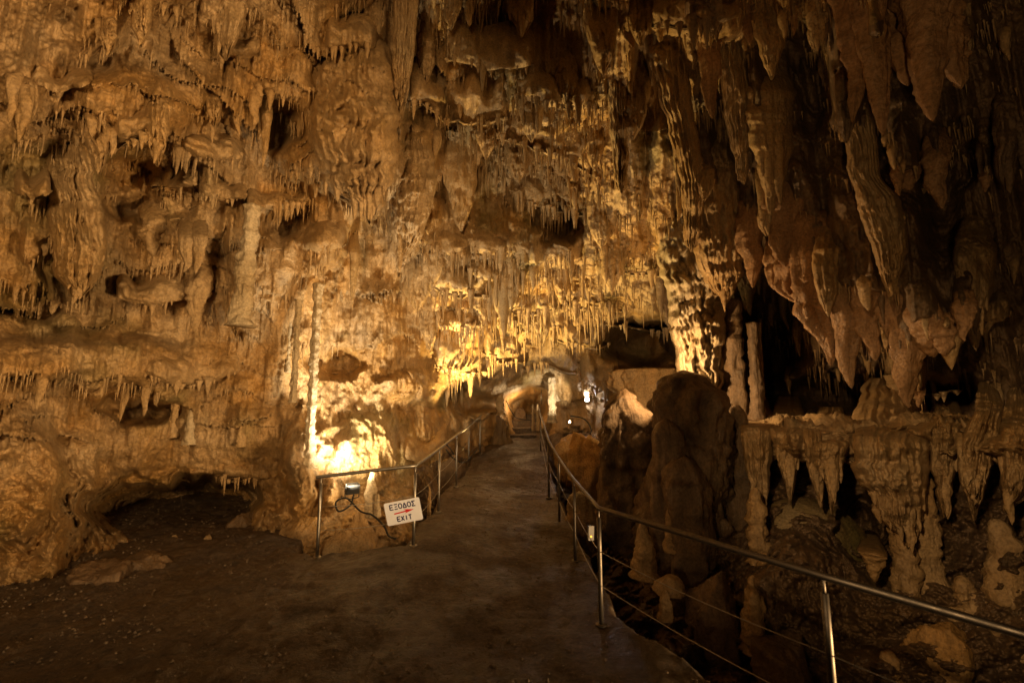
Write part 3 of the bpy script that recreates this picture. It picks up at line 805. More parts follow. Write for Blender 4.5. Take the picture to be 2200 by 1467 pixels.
exec_forms = True
CURT = [
 ([(880, 520), (950, 545), (1010, 530)], 80, 0.35, (8, 36), 7, 'golden fringe beside the fluted golden drapery'),
 ([(1000, 590), (1080, 606), (1160, 596)], 60, 0.36, (8, 34), 6.5, 'middle yellow drip curtain between the bright shelf and the brightest curtain'),
 ([(1150, 600), (1230, 612), (1310, 600)], 60, 0.36, (8, 34), 6.5, 'upper right yellow drip curtain beneath the bright shelf'),
 ([(930, 700), (990, 712), (1050, 700)], 70, 0.36, (8, 36), 7, 'greenish yellow drip curtain left of the brightest one, lower tier'),
 ([(1080, 440), (1180, 452), (1290, 470)], 90, 0.3, (6, 28), 7.5, 'brown amber fringe above the dark pocket in the centre ceiling'),
 ([(960, 130), (1050, 150), (1150, 140)], 120, 0.4, (8, 40), 8, 'high amber fringe on the centre ceiling near the top of the picture'),
 ([(1110, 215), (1200, 232), (1290, 240)], 110, 0.4, (8, 40), 8, 'high brown fringe on the centre ceiling beside the shadow edge'),
 ([(60, 180), (130, 196), (210, 176)], 90, 0.35, (6, 26), 10, 'dim flowstone bulge at the upper left corner'),
 ([(30, 415), (75, 425), (110, 412)], 80, 0.35, (6, 26), 11, 'tan flowstone lobe left of the pink brown drapery'),
 ([(250, 640), (330, 655), (420, 640)], 90, 0.35, (8, 34), 11, 'ochre flowstone lobes in the middle of the left wall'),
 ([(1035, 760), (1085, 786), (1130, 776)], 110, 0.5, (8, 40), 7, 'brown far curtain hanging left above the steps'),
 ([(1120, 800), (1180, 790), (1240, 806)], 90, 0.5, (10, 44), 7, 'shadowed far curtain hanging behind the bright column'),
 ([(1195, 735), (1255, 752), (1310, 740)], 80, 0.6, (8, 40), 7, 'reddish far curtain under the yellow drip curtains, right of the far spotlight'),
 ([(1245, 830), (1290, 836), (1330, 820)], 110, 0.5, (6, 30), 8, 'grey brown fluted far wall curtain above the white lamp box'),
 ([(470, 118), (520, 128), (562, 112)], 70, 0.30, (8, 34), 9, 'short amber flowstone fringe at the top left of the ceiling'),
 ([(555, 205), (600, 212), (655, 190)], 95, 0.38, (12, 42), 13, 'thick dripping flowstone lobe above the small dark hollow of the left wall'),
 ([(235, 332), (300, 304), (352, 312)], 110, 0.35, (5, 24), 9, 'arched pale flowstone lip over the dark hollow high on the left wall'),
 ([(350, 332), (440, 340), (530, 345)], 80, 0.40, (10, 34), 8, 'wide tan flowstone shelf with a comb of straws, upper left wall'),
 ([(318, 398), (370, 404), (425, 398)], 60, 0.32, (10, 32), 10, 'rounded ochre flowstone tongue below the comb of straws'),
 ([(425, 425), (470, 432), (530, 424)], 55, 0.26, (8, 24), 8, 'low brown drip fringe left of the pale leaning column'),
 ([(530, 446), (590, 450), (665, 446)], 60, 0.28, (10, 38), 8, 'straight fringe of fine straws right of the pale leaning column'),
 ([(652, 532), (700, 540), (745, 524)], 85, 0.40, (10, 34), 10, 'golden flowstone boss with short drips left of the tall thin column'),
 ([(690, 118), (745, 108), (815, 112)], 100, 0.42, (10, 40), 9, 'brown hanging fringe over the dark recess near the top centre'),
 ([(870, 236), (910, 228), (960, 268)], 110, 0.32, (10, 44), 9, 'fringe over the small black hole in the upper centre'),
 ([(960, 262), (1020, 268), (1090, 262)], 150, 0.42, (8, 38), 9, 'broad amber drapery on the centre ceiling left of the dark crack'),
 ([(1080, 300), (1180, 335), (1300, 395)], 130, 0.45, (8, 34), 9, 'long sloping amber fringe across the centre ceiling'),
 ([(1010, 545), (1130, 548), (1275, 535)], 80, 0.40, (8, 34), 9, 'bright yellow flowstone shelf over the far end of the cave'),
 ([(905, 608), (960, 632), (1010, 640), (1062, 642)], 110, 0.48, (8, 36), 9, 'glowing yellow drip curtain left of the cave centre'),
 ([(1060, 672), (1130, 680), (1205, 668)], 95, 0.45, (8, 38), 8, 'brightest yellow drip curtain hanging over the far path'),
 ([(1200, 650), (1255, 668), (1312, 660)], 110, 0.42, (8, 40), 8, 'yellow drip curtain right of the brightest one'),
 ([(1296, 700), (1350, 708), (1400, 716), (1450, 712)], 60, 0.35, (6, 26), 8, 'drip lip along the top of the black hollow right of centre'),
 ([(1290, 560), (1345, 590), (1420, 600)], 130, 0.40, (8, 30), 10, 'rust streaked curtain left of the pale organ pipe columns'),
 ([(300, 805), (400, 830), (520, 800)], 90, 0.30, (6, 20), 12, 'lumpy yellowish ledge above the low dark crevice of the left wall'),
 ([(465, 1030), (520, 1038), (590, 1018)], 70, 0.25, (6, 26), 6.5, 'brown drip fringe over the right end of the low dark cave mouth'),
 ([(540, 640), (600, 660), (660, 640)], 80, 0.3, (8, 40), 12, 'brown fluted fringe left of the tall thin column'),
 ([(860, 985), (910, 990), (960, 950)], 75, 0.35, (8, 30), 9, 'strongly lit rippled flowstone lip beside the left railing'),
 ([(930, 790), (990, 812), (1050, 800)], 120, 0.4, (6, 24), 10, 'ochre flowstone hood over the hollow left of the path'),
 ([(1800, 430), (1900, 440), (2010, 420)], 60, 0.3, (8, 36), 22, 'dim brown shelf with short drips beneath the big right stalactites'),
 ([(2000, 760), (2070, 728), (2120, 700), (2170, 682)], 90, 0.35, (14, 40), 22, 'right hand row of tooth like drips, lit on their tips'),
 ([(1900, 830), (1960, 850), (2060, 850)], 120, 0.35, (14, 60), 20, 'dark brown fluted curtain hanging over the right ledge'),
 ([(1380, 60), (1490, 62), (1590, 40)], 110, 0.5, (10, 44), 16, 'pale lump of flowstone jutting from the ceiling right of centre'),
]
for lip, h, amp, drip, sp, lab in CURT:
    curtain(lip, h, amp, drip, sp, lab)

# ------------------------------------------------------------------ right ledge
def build_ledge():
    """shelf with flowstone pouring over its edge, right of the gully"""
    e = curve_points([(1590, 960), (1640, 935), (1700, 915), (1800, 925), (1900, 920), (2000, 905), (2100, 915), (2250, 930), (2450, 950)], 330)
    dl = np.interp(e[:, 0], [1590, 1700, 1900, 2100, 2450], [7.2, 5.9, 5.2, 4.7, 3.7])
    dw = e[:, 1] + 70 + 26 * vn(e[:, 0] / 40, 2.5, 0.5) + 14 * vn(e[:, 0] / 14, 5.5, 0.5)
    dl = dl + 0.30 * vn(e[:, 0] / 90, 1.5, 7.5) + 0.12 * vn(e[:, 0] / 30, 1.5, 3.5)
    u = np.linspace(0, 1, len(e))
    rows = []
    for k in np.linspace(0, 1, 26):                 # top surface, back to front
        y = 893 + (e[:, 1] - 893) * k ** 1.4
        d = dl + 2.3 * (1 - k) ** 1.2
        q = P(e[:, 0], y, d)
        q[:, 2] += 0.16 * billow(q, 2.6, 4, 0.6) * k + 0.04 * fbm(q, 9.0, 2) * k
        rows.append(q)
    for v in np.linspace(0, 1, 60)[1:]:             # face, pouring down
        y = e[:, 1] + (dw - e[:, 1]) * v
        d = dl - 0.22 * math.sin(v * math.pi * 0.8) + 0.25 * v ** 3
        q = P(e[:, 0], y, d)
        az = np.arctan2(q[:, 0], q[:, 1])
        f = billow(np.stack([az * 15, 0 * az + 3.0, q[:, 2] * 0.5], -1), 1.0, 3, 0.55)
        lm = billow(q, 3.2, 3, 0.55)
        rows.append(P(e[:, 0], y, d - 0.28 * f * min(1, 3 * v) - 0.30 * lm))
    rows.append(P(e[:, 0], dw - 6, dl + 0.45))
    rows.append(P(e[:, 0], dw - 40, dl + 1.6))
    mb = MB()
    mb.grid(np.array(rows))
    tag(mb.build('rock_ledge', FLOW), 'broad rock ledge with flowstone pouring over its edge, right of the gully', 'ledge')

build_ledge()

# hanging forms under the ledge
for a in [
 (1888, 1040, 1122, 32, 5.0, 'tapered pendant at the left lip of the largest ledge drapery'),
 (1926, 1060, 1134, 30, 4.95, 'second pendant of the largest ledge drapery, next to the pillar'),
 (1871, 1180, 1248, 34, 4.9, 'single orange wedge hanging in the dark hollow below the ledge')]:
    hang(a[0], a[1], a[2], a[3] * 1.25, a[4] - 0.12, label=a[5], rings=30, segs=22, lump=0.18, p=0.7, flare=0.2)
# pillars below the ledge
for a in [
 (1955, 1330, 1080, 58, 4.95, 'rough orange brown pillar under the middle of the right ledge'),
 (2000, 1310, 1000, 66, 5.0, 'wider knobbly pillar right of the orange one under the ledge'),
 (2080, 1340, 1240, 60, 4.6, 'short fluted drapery stump at the far right above the rail'),
 (2170, 1420, 1120, 90, 4.4, 'lumpy brown pillar at the right edge of the picture'),
 (1606, 1400, 868, 84, 6.5, 'dark upright rock pillar at the left end of the right ledge'),
 (1625, 1400, 1240, 52, 4.6, 'forked orange stalagmite standing in the gully behind the rail post'),
 (1632, 1210, 1050, 46, 5.4, 'pale capped stalagmite at the left of the greenish boulder'),
 (1648, 1310, 1190, 50, 5.2, 'rough stalagmite below the pale capped one'),
 (1915, 1467, 1400, 44, 4.2, 'small lump at the bottom right of the gully')]:
    stand(a[0], a[1], a[2], a[3], a[4], mat=DARKR if 'dark' in a[5] else FLOW, label=a[5], cat='pillar' if 'pillar' in a[5] or 'stump' in a[5] else 'stalagmite',
          prof=lambda r: (lambda t: column_prof(r, r * 0.7, 0.25, 0.9)(t) * max(0.02, 1 - t ** 5) ** 0.5), lump=0.28, knob=0.12, name='rock_pillar' if 'pillar' in a[5] else 'stalagmite')
stand(1745, 1400, 1075, 230, 6.0, mat=BED, label='rounded greenish boulder in the gully below the right ledge', name='boulder', cat='boulder',
      prof=lambda r: (lambda t: r * max(0.02, (1 - abs(2 * t - 1) ** 2.6)) ** 0.5), lump=0.10, segs=60, rings=60, wob=0.05, flat=0.7)

# ------------------------------------------------------------------ big stalactites on the right
for a in HANG_R:
    ln = a[2] - a[1]
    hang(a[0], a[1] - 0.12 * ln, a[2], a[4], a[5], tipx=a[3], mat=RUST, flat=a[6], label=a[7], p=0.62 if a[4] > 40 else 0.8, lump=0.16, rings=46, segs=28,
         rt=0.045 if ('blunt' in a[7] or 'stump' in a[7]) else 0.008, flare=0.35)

def sheet(name, pts, d, label, mat=FLOW, thick=0.09, amp=0.10, cat='drapery', ribs=7, res=(130, 56), group=None):
    """a thick hanging drapery: left and right edge (pixels) and depth at several heights, ribbed, sloping back into the rock on top"""
    pts = np.asarray(pts, float)                    # rows of y, xl, xr, depth
    y0, xl0, xr0, d0 = pts[0]
    w0 = xr0 - xl0
    wall = float(mean_depth((xl0 + xr0) / 2, y0 - 60))
    if pts[-1, 2] - pts[-1, 1] > 7:                  # close the lower end to a ragged point
        yl, al, bl, dl = pts[-1]
        pts = np.concatenate([pts, [[yl + 0.45 * (bl - al), al + 0.32 * (bl - al), bl - 0.30 * (bl - al), dl], [yl + 0.75 * (bl - al), al + 0.49 * (bl - al), bl - 0.47 * (bl - al), dl]]])
    head = [[y0 - 0.55 * w0 - 30, xl0 + 0.2 * w0, xr0 - 0.2 * w0, max(wall, d0) + 0.25], [y0 - 0.22 * w0 - 10, xl0 + 0.05 * w0, xr0 - 0.05 * w0, 0.5 * (max(wall, d0) + d0)]]
    pts = np.concatenate([head, pts])
    rows = curve_points(pts, res[0])
    seed = xl0 * 0.01
    n = res[1]
    u = np.linspace(0, 1, n)
    uw = np.cumsum(np.exp(0.9 * vn(u * 5 + seed, seed, 0.5))); uw = (uw - uw[0]) / (uw[-1] - uw[0])
    edge = 0.07 * w0
    front, backr = [], []
    for i, (y, xl, xr, dd) in enumerate(rows):
        k = min(1.0, (xr - xl) / (0.5 * w0))
        xl = xl + k * edge * vn(y / 28, seed, 0.5) + k * 0.5 * edge * vn(y / 9, seed, 7.5)
        xr = xr + k * edge * vn(y / 28, seed, 3.5) + k * 0.5 * edge * vn(y / 9, seed, 9.5)
        x = xl + (xr - xl) * u
        half = (xr - xl) / 2 / F0 * dd
        bulge = np.sqrt(np.clip(1 - (2 * u - 1) ** 2, 0, 1))
        q = P(x, y + 0 * x, dd + 0 * x)
        rib = (np.sqrt(np.sin((uw * ribs + 0.22 * vn(u * 6, seed, y / 60)) * math.pi) ** 2 + 0.02) - 0.5) * (0.75 + 0.8 * vn(u * 5, seed + 3, y / 45))
        f = billow(np.stack([u * w0 / 15, 0 * u + seed, q[:, 2] * 2.2], -1), 1.0, 4, 0.62)
        lm = billow(q, 4.0, 4, 0.6)
        b = np.minimum(half, thick * 2.2) * bulge
        tier = amp * 0.5 * (1 - ((q[:, 2] + 0.25 * vn(u * 4, seed, q[:, 2] * 2)) / 0.33 % 1.0))
        front.append(P(x, y + 0 * x, dd - b - bulge * (amp * (0.42 * rib * k + 0.45 * f + 0.55 * lm) + tier * 0.6)))
        backr.append(P(x, y + 0 * x, dd + b * 0.8 + 0.004))
    loop = np.concatenate([np.array(front), np.array(backr)[:, ::-1]], 1)
    mb = MB()
    mb.grid(loop, wrap=True)
    # the ribs end in tips of their own along the narrowing lower edge
    body = rows[len(rows) // 5:]
    for j in range(int(ribs * 1.6)):
        uu = (j + 0.5) / (ribs * 1.6)
        i = int(len(body) * (0.35 + 0.6 * (1 - abs(2 * uu - 1)) * _cr.uniform(0.5, 1.0)))
        i = min(len(body) - 2, i)
        y, xl, xr, dd = body[i]
        if xr - xl < 12:
            continue
        x = xl + (xr - xl) * uu
        w = w0 / ribs * _cr.uniform(0.5, 0.9)
        ln = w * _cr.uniform(2.2, 4.2)
        dd = dd - thick * 1.1 * math.sqrt(max(0, 1 - (2 * uu - 1) ** 2)) - amp * 0.2
        a, b = P(x, y - 0.8 * ln, dd), P(x, y + 0.45 * ln, dd)
        b[1] = a[1]
        lathe(mb, a, b, cone_prof(w / 2 / F0 * dd, 0.004, 0.6, 0.0), seed + j, 12, 18, 0.14, 9.0, 0.06, 4, 0.02, root=P(x, y - 1.3 * ln, dd + 0.12))
    return tag(mb.build(name, mat), label, cat, group)

for pts, lab, kw in SHEETS:
    kw = dict(kw)
    if 'mat' in kw:
        kw['mat'] = PALE
    sheet('drapery', pts, 0, lab, **kw)

for pts, lab, th, am, rb in LEDGE_SHEETS:
    sheet('drapery', pts, 0, lab, thick=th, amp=am, ribs=rb)

# ------------------------------------------------------------------ columns and stalagmites
def column(px, y0, y1, w, d, label, mat=PALE, r1=0.85, name='column', lump=0.14, knob=0.10, tipx=None):
    return stand(px, y0, y1, w, d, mat=mat, label=label, name=name, cat='column', prof=lambda r: column_prof(r, r * r1, 0.35, 0.9),
                 lump=lump, knob=knob, tipx=tipx, segs=26, rings=90, wob=0.15, flute=0.05)

column(663, 1005, 600, 20, 6.28, 'tall thin pale column left of the floodlight, the longest one', lump=0.22, knob=0.2, tipx=668)
column(629, 865, 640, 15, 6.45, 'thin stalactite column just left of the longest column', lump=0.22, knob=0.2, tipx=633)
column(618, 800, 650, 10, 6.75, 'second thin stem left of the longest column')
column(515, 700, 432, 44, 5.5, 'pale leaning flowstone column in the middle of the left wall', r1=0.7, tipx=530, lump=0.25)
hang(760, 520, 672, 22, 7.0, label='single straight stalactite hanging over the floodlit rock', flare=0.3)
hang(403, 500, 588, 34, 5.25, label='left one of two pale leaf shaped pendants on the left wall', flat=0.5, p=0.6)
hang(428, 500, 590, 30, 5.25, label='right one of two pale leaf shaped pendants on the left wall', flat=0.5, p=0.6)
hang(515, 190, 300, 26, 5.3, label='pale spike with a white root near the top of the left wall', flare=0.8)
hang(573, 230, 372, 22, 5.6, label='long pale spike beside the small dark hollow of the left wall')
for px, y0, y1, w, lab in [(332, 470, 552, 46, 'bulbous brown pendant left of the two leaf shaped ones'),
                           (430, 600, 715, 44, 'lower rough pendant below the leaf shaped ones'),
                           (395, 900, 955, 0, None)]:
    if lab:
        hang(px, y0, y1, w, label=lab, lump=0.25, p=0.6, back=0.15)
for px, y0, y1, w, d, lab in [
 (1186, 908, 810, 19, 12.2, 'brightly lit pale stalagmite column beside the far path'),
 (1197, 862, 762, 11, 12.8, 'slender white stalagmite behind the bright column'),
 (1075, 892, 790, 19, 12.9, 'knobbly brown column left of the far steps'),
 (1145, 925, 868, 7, 12.3, 'thin pinkish stalagmite by the far rail, left one'),
 (1155, 925, 868, 8, 12.25, 'thin pinkish stalagmite by the far rail, right one'),
 (1232, 875, 838, 11, 13.0, 'short tan stalagmite near the white lamp box'),
 (1241, 873, 843, 7, 13.0, 'narrower tan stalagmite near the white lamp box'),
 (405, 955, 880, 22, 6.0, 'pale stalagmite on the left wall shelf'),
 (372, 940, 850, 18, 6.05, 'orange stalagmite column in the left wall crevice'),
 (517, 960, 880, 20, 6.4, 'yellow stem standing above the brown drip fringe on the left'),
 (798, 1110, 1010, 30, 6.5, 'pale stalagmite lit by the floodlight behind the rail'),
 (812, 1110, 1060, 14, 6.4, 'short stub beside the pale stalagmite behind the rail'),
 (922, 1115, 1045, 9, 6.9, 'thin orange spike between the sign and the next rail post'),
 (1500, 800, 700, 24, 8.2, 'banded stalagmite behind the top of the dark mound'),
 (1530, 830, 745, 14, 8.3, 'thin pale stalagmite right of the banded one'),
 (1462, 830, 775, 13, 8.3, 'stub beside the lit bulb on the dark mound'),
 (1582, 905, 640, 46, 7.95, 'dim greenish thick column right of the dark mound, in shadow'),
 (1628, 905, 690, 30, 7.6, 'dim ringed column with a round foot, left of the black gap'),
 (1640, 860, 690, 7, 8.2, 'thread thin column inside the black gap'),
 (1384, 1240, 1125, 52, 5.6, 'rough ochre stump in the gully behind the rail corner'),
 (1440, 1185, 1085, 26, 5.9, 'smaller yellow stump right of the ochre one in the gully'),
 (1553, 1062, 1028, 16, 6.4, 'small pale cap in the dark gully'),
 (1430, 1330, 1270, 34, 4.9, 'low brown lump deep in the gully'),
 (1515, 1150, 1065, 34, 6.3, 'dim brown stump in the middle of the gully'),
 (1440, 1270, 1235, 70, 5.2, 'wide flat stump at the foot of the gully slope')]:
    stand(px, y0, y1, w, d, label=lab, mat=DARKR if 'dim' in lab else PALE if ('pale' in lab or 'white' in lab or 'bright' in lab) else FLOW, lump=0.2, knob=0.12,  # dim forms take the dark rock: their shade is put into the colour
          prof=(lambda r: column_prof(r, r * 0.75, 0.2, 0.95)) if 'column' in lab else (lambda r: mound_prof(r, 0.35, 0.45)))

# dark mounds in the middle right
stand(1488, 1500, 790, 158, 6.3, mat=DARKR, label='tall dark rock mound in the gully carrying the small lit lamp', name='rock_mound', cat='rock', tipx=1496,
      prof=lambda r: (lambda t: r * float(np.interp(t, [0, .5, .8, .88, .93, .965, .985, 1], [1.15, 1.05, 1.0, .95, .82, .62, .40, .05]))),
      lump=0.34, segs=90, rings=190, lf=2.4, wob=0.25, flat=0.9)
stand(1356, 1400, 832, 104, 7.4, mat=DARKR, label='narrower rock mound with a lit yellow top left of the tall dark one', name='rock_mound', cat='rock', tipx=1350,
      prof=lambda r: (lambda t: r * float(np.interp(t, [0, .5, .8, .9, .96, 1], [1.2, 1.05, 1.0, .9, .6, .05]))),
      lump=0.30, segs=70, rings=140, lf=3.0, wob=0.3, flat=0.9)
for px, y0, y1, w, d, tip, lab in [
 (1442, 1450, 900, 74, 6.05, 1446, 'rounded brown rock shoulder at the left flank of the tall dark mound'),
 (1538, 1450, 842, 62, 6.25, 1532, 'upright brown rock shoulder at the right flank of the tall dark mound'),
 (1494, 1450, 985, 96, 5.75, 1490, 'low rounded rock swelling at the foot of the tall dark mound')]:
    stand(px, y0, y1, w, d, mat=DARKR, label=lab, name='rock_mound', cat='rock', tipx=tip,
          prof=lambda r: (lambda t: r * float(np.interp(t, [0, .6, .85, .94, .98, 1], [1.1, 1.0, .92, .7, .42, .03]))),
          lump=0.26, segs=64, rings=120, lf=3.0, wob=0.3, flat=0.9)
stand(1400, 960, 788, 140, 10.0, mat=FLOW, label='golden flowstone block under the black hollow right of centre', name='flowstone_block', cat='flowstone',
      prof=lambda r: (lambda t: r * float(np.interp(t, [0, .93, .97, 1], [1, 1, .9, .02]))), lump=0.16, segs=100, rings=90, wob=0.1, flat=0.6, flute=0.07, nfl=13, lf=5)
for px, y0, y1, w, d, lab in [
 (1070, 950, 892, 50, 12.7, 'dark boulder at the left of the far steps'),
 (1118, 898, 872, 30, 14.6, 'small dark boulder at the head of the far steps'),
 (1240, 985, 928, 84, 10.4, 'rounded brown boulder right of the far end of the path'),
 (1275, 1010, 930, 110, 9.0, 'broken brown boulder under the curling cable'),
 (1330, 1090, 1000, 120, 7.6, 'rust brown boulder on the slope below the lit yellow mound'),
 (1250, 1120, 1060, 60, 7.0, 'wet boulder with a pale glint just behind the right railing'),
 (1025, 985, 945, 46, 11.8, 'flat dark boulder behind the last left rail posts'),
 (965, 1020, 965, 60, 9.3, 'dark boulder beside the middle posts of the left railing'),
 (760, 1190, 1105, 120, 6.0, 'rounded brown boulder right below the floodlight'),
 (640, 1190, 1120, 110, 6.1, 'pale brown boulder left of the first rail post'),
 (720, 1215, 1150, 90, 5.75, 'low boulder behind the first rail post'),
 (520, 1150, 1095, 70, 6.6, 'pointed boulder at the right end of the dark cave mouth'),
 (375, 1172, 1148, 26, 5.9, 'small upright stone, left of two on the floor before the cave mouth'),
 (446, 1172, 1150, 24, 5.9, 'small upright stone, right of two on the floor before the cave mouth'),
 (300, 1262, 1196, 150, 4.9, 'long low brown boulder on the floor of the left side'),
 (180, 1300, 1205, 150, 4.5, 'rough brown boulder against the foot of the left wall'),
 (1545, 1320, 1240, 120, 4.9, 'dark rubble boulder in the bottom of the gully'),
 (1700, 1440, 1370, 130, 4.3, 'dark boulder low in the gully by the foreground post'),
 (2040, 1430, 1330, 150, 4.2, 'brown boulder under the rail at the lower right')]:
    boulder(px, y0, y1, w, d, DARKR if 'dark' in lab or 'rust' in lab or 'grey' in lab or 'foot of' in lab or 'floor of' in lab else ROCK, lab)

# ------------------------------------------------------------------ small stalactites along the lips of the rock
def lip_stalactites(count=240):
    k = int(12 / STEP)
    jump = SH[2 * k:, :] - SH[:-2 * k, :]
    ii, jj = np.nonzero(jump > 0.17)
    ii = ii + k
    y, x = GY[ii], GX[jj]
    ok = (x > 15) & (x < 2190) & (y > 12) & (y < 860) & ~((x > 620) & (x < 900) & (y > 700)) & (BASE[ii, jj] < 11.5)
    x, y = x[ok], y[ok]
    rng = np.random.default_rng(23)
    order = rng.permutation(len(x))
    took = []
    for o in order:
        if len(took) >= count:
            break
        if all((x[o] - a) ** 2 + 0.5 * (y[o] - b) ** 2 > 15 ** 2 for a, b in took):
            took.append((x[o], y[o]))
    for px, py in took:
        dd = float(np.min(depth(px + np.array([-4, 0, 4]), py - 12))) - 0.01
        ln = 14 + 52 * rng.random() ** 2.2
        w = (5 + 0.16 * ln) * rng.uniform(0.8, 1.4)
        right = px > 1430
        hang(px, py - 10, py + ln, w, dd, segs=9, rings=12, flare=0.5, lump=0.12,
             p=rng.uniform(0.5, 1.05), flat=rng.uniform(0.55, 1.3), tipx=px + rng.uniform(-0.12, 0.12) * ln, rt=0.004 + 0.014 * (rng.random() < 0.25),
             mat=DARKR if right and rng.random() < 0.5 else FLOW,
             label='small stalactite on a dim lip of the right hand rock' if right else 'small amber stalactite on a lip of the cave ceiling or left wall',
             group='small stalactites on the right hand rock' if right else 'small stalactites on the ceiling and left wall')

lip_stalactites()

def drip_fringe(n=4200):
    """the countless straw thin drips that fringe every lip, beyond the individual stalactites"""
    k = int(7 / STEP)
    jump = SH[2 * k:, :] - SH[:-2 * k, :]
    ii, jj = np.nonzero(jump > 0.055)
    ii = ii + k
    y, x = GY[ii], GX[jj]
    clump = vn(x / 55, y / 30, 8.5) + 0.6 * sstep(800, 1000, x) * sstep(1350, 1250, x)
    ok = (x > -60) & (x < 2260) & (y > -40) & (y < 850) & (clump > -0.15) & ~((x > 640) & (x < 960) & (y > 760)) & ~((x > 1000) & (x < 1340) & (y > 745)) & ~((x > 1300) & (x < 1470) & (y > 690) & (y < 800))
    x, y, c = x[ok], y[ok], clump[ok]
    rng = np.random.default_rng(99)
    o = rng.permutation(len(x))[:n]
    x, y, c = x[o] + rng.uniform(-1, 1, len(o)), y[o], c[o]
    d = np.minimum(depth(x, y - 9), depth(x, y - 5)) + 0.005
    big = 1 + 0.9 * np.clip(c, 0, 1)
    ln = (6 + 26 * rng.random(len(o)) ** 2.0) * big
    w = (2.4 + 0.075 * ln) * rng.uniform(0.7, 1.4, len(o))
    a = P(x, y - 7, d)
    b = P(x + rng.uniform(-0.05, 0.05, len(o)) * ln, y + ln, d)
    b[:, 1] = a[:, 1]
    ts = np.array([0, 0.2, 0.45, 0.75, 1.0])
    rp = np.array([1.25, 0.85, 0.6, 0.36, 0.10])
    an = np.linspace(0, 2 * math.pi, 6, endpoint=False)
    r = (w / 2 / F0 * d)[:, None] * rp * rng.uniform(0.85, 1.15, (len(o), 5))
    ctr = a[:, None] + (b - a)[:, None] * ts[None, :, None]
    v = np.repeat(ctr[:, :, None, :], 6, 2)
    v[..., 0] += r[..., None] * np.cos(an)
    v[..., 1] += r[..., None] * np.sin(an)
    idx = np.arange(30).reshape(5, 6)
    nx = np.roll(idx, -1, 1)
    q = np.stack([idx[:-1], idx[1:], nx[1:], nx[:-1]], -1).reshape(-1, 4)
    mb = MB()
    mb.add(v.reshape(-1, 3), (q[None] + 30 * np.arange(len(o))[:, None, None]).reshape(-1, 4))
    tag(mb.build('straw_fringe', FLOW), 'countless thin straw drips fringing the lips of ceiling and walls', 'straw stalactites', kind='stuff')

drip_fringe()

def small_draperies(count=46):
    """fluted draperies and fingers hung under the lips of the ceiling and walls"""
    k = int(14 / STEP)
    jump = SH[2 * k:, :] - SH[:-2 * k, :]
    ii, jj = np.nonzero(jump > 0.13)
    ii = ii + k
    y, x = GY[ii], GX[jj]
    ok = (x > 20) & (x < 2180) & (y > 10) & (y < 760) & (BASE[ii, jj] < 10.5) & ~((x > 640) & (x < 900) & (y > 640))
    x, y = x[ok], y[ok]
    rng = np.random.default_rng(77)
    took = []
    for o in rng.permutation(len(x)):
        if len(took) >= count:
            break
        if all((x[o] - a) ** 2 + (y[o] - b) ** 2 > 78 ** 2 for a, b in took):
            took.append((x[o], y[o]))
    for px, py in took:
        w = rng.uniform(36, 92)
        h = w * rng.uniform(1.3, 2.4)
        xs = np.linspace(px - w / 2, px + w / 2, 5)
        dd = float(np.median(depth(xs, py - 16))) - 0.02
        skew = rng.uniform(-0.15, 0.15) * w
        pts = [(py - 0.45 * h, px - 0.5 * w, px + 0.5 * w, dd), (py - 0.1 * h, px - 0.46 * w, px + 0.47 * w, dd - 0.05),
               (py + 0.2 * h, px - 0.36 * w + skew, px + 0.34 * w + skew, dd - 0.06), (py + 0.42 * h, px - 0.18 * w + skew, px + 0.16 * w + skew, dd - 0.05),
               (py + 0.55 * h, px - 0.03 * w + skew, px + 0.03 * w + skew, dd - 0.05)]
        right = px > 1320
        sheet('drapery', pts, 0, 'dim brown ribbed drapery hanging on the shadowed right side' if right else 'ochre ribbed drapery hanging on the ceiling or left wall',
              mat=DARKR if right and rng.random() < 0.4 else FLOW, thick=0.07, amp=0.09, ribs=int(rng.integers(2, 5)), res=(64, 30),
              group='ribbed draperies on the shadowed right side' if right else 'ribbed draperies on the ceiling and left wall')

small_draperies()

# ------------------------------------------------------------------ railings
def railing(name, label, posts, tops, start, end, wires=(0.33, 0.62), steel=None):
    steel = steel or STEEL
    root = empty(name, (0, 0, 0), label, 'railing')
    tp = [np.asarray(t, float) for t in tops]
    rail = ([np.asarray(start, float)] if start is not None else []) + tp + ([np.asarray(end, float)] if end is not None else [])
    mb = MB()
    pts = []
    for a, b in zip(rail[:-1], rail[1:]):
        for f in np.linspace(0, 1, 9)[:-1]:
            pts.append(a + (b - a) * f)
    pts.append(rail[-1])
    mb.tube(pts, 0.021, 14)
    mb.build('handrail', steel, root)
    for b, t in zip(posts, tp):
        b = np.asarray(b, float)
        mb = MB()
        top = t - np.array([0, 0, 0.085])
        mb.tube([b, b * 0.66 + top * 0.34, b * 0.33 + top * 0.67, top], 0.019, 14)
        mb.tube([top, top + np.array([0, 0, 0.02]), t], 0.008, 10)
        po = mb.build('post', steel, root)
        fl = MB()
        fl.tube([b + np.array([0, 0, -0.01]), b + np.array([0, 0, 0.004]), b + np.array([0, 0, 0.012])], [0.05, 0.05, 0.044], 20)
        fl.build('base_flange', steel, po)
    for w in wires:
        mb = MB()
        q = [np.asarray(b, float) * (1 - w) + t * w for b, t in zip(posts, tp)]
        if end is not None and len(q) > 1:
            q.append(q[-1] + (np.asarray(end, float) - tp[-1]))
        path = []
        for a, b in zip(q[:-1], q[1:]):
            for f in np.linspace(0, 1, 8)[:-1]:
                s = a + (b - a) * f
                s = s - np.array([0, 0, 0.03 * math.sin(f * math.pi)])
                path.append(s)
        path.append(q[-1])
        mb.tube(path, 0.0035, 6)
        mb.build('wire', WIRE, root)
    return root

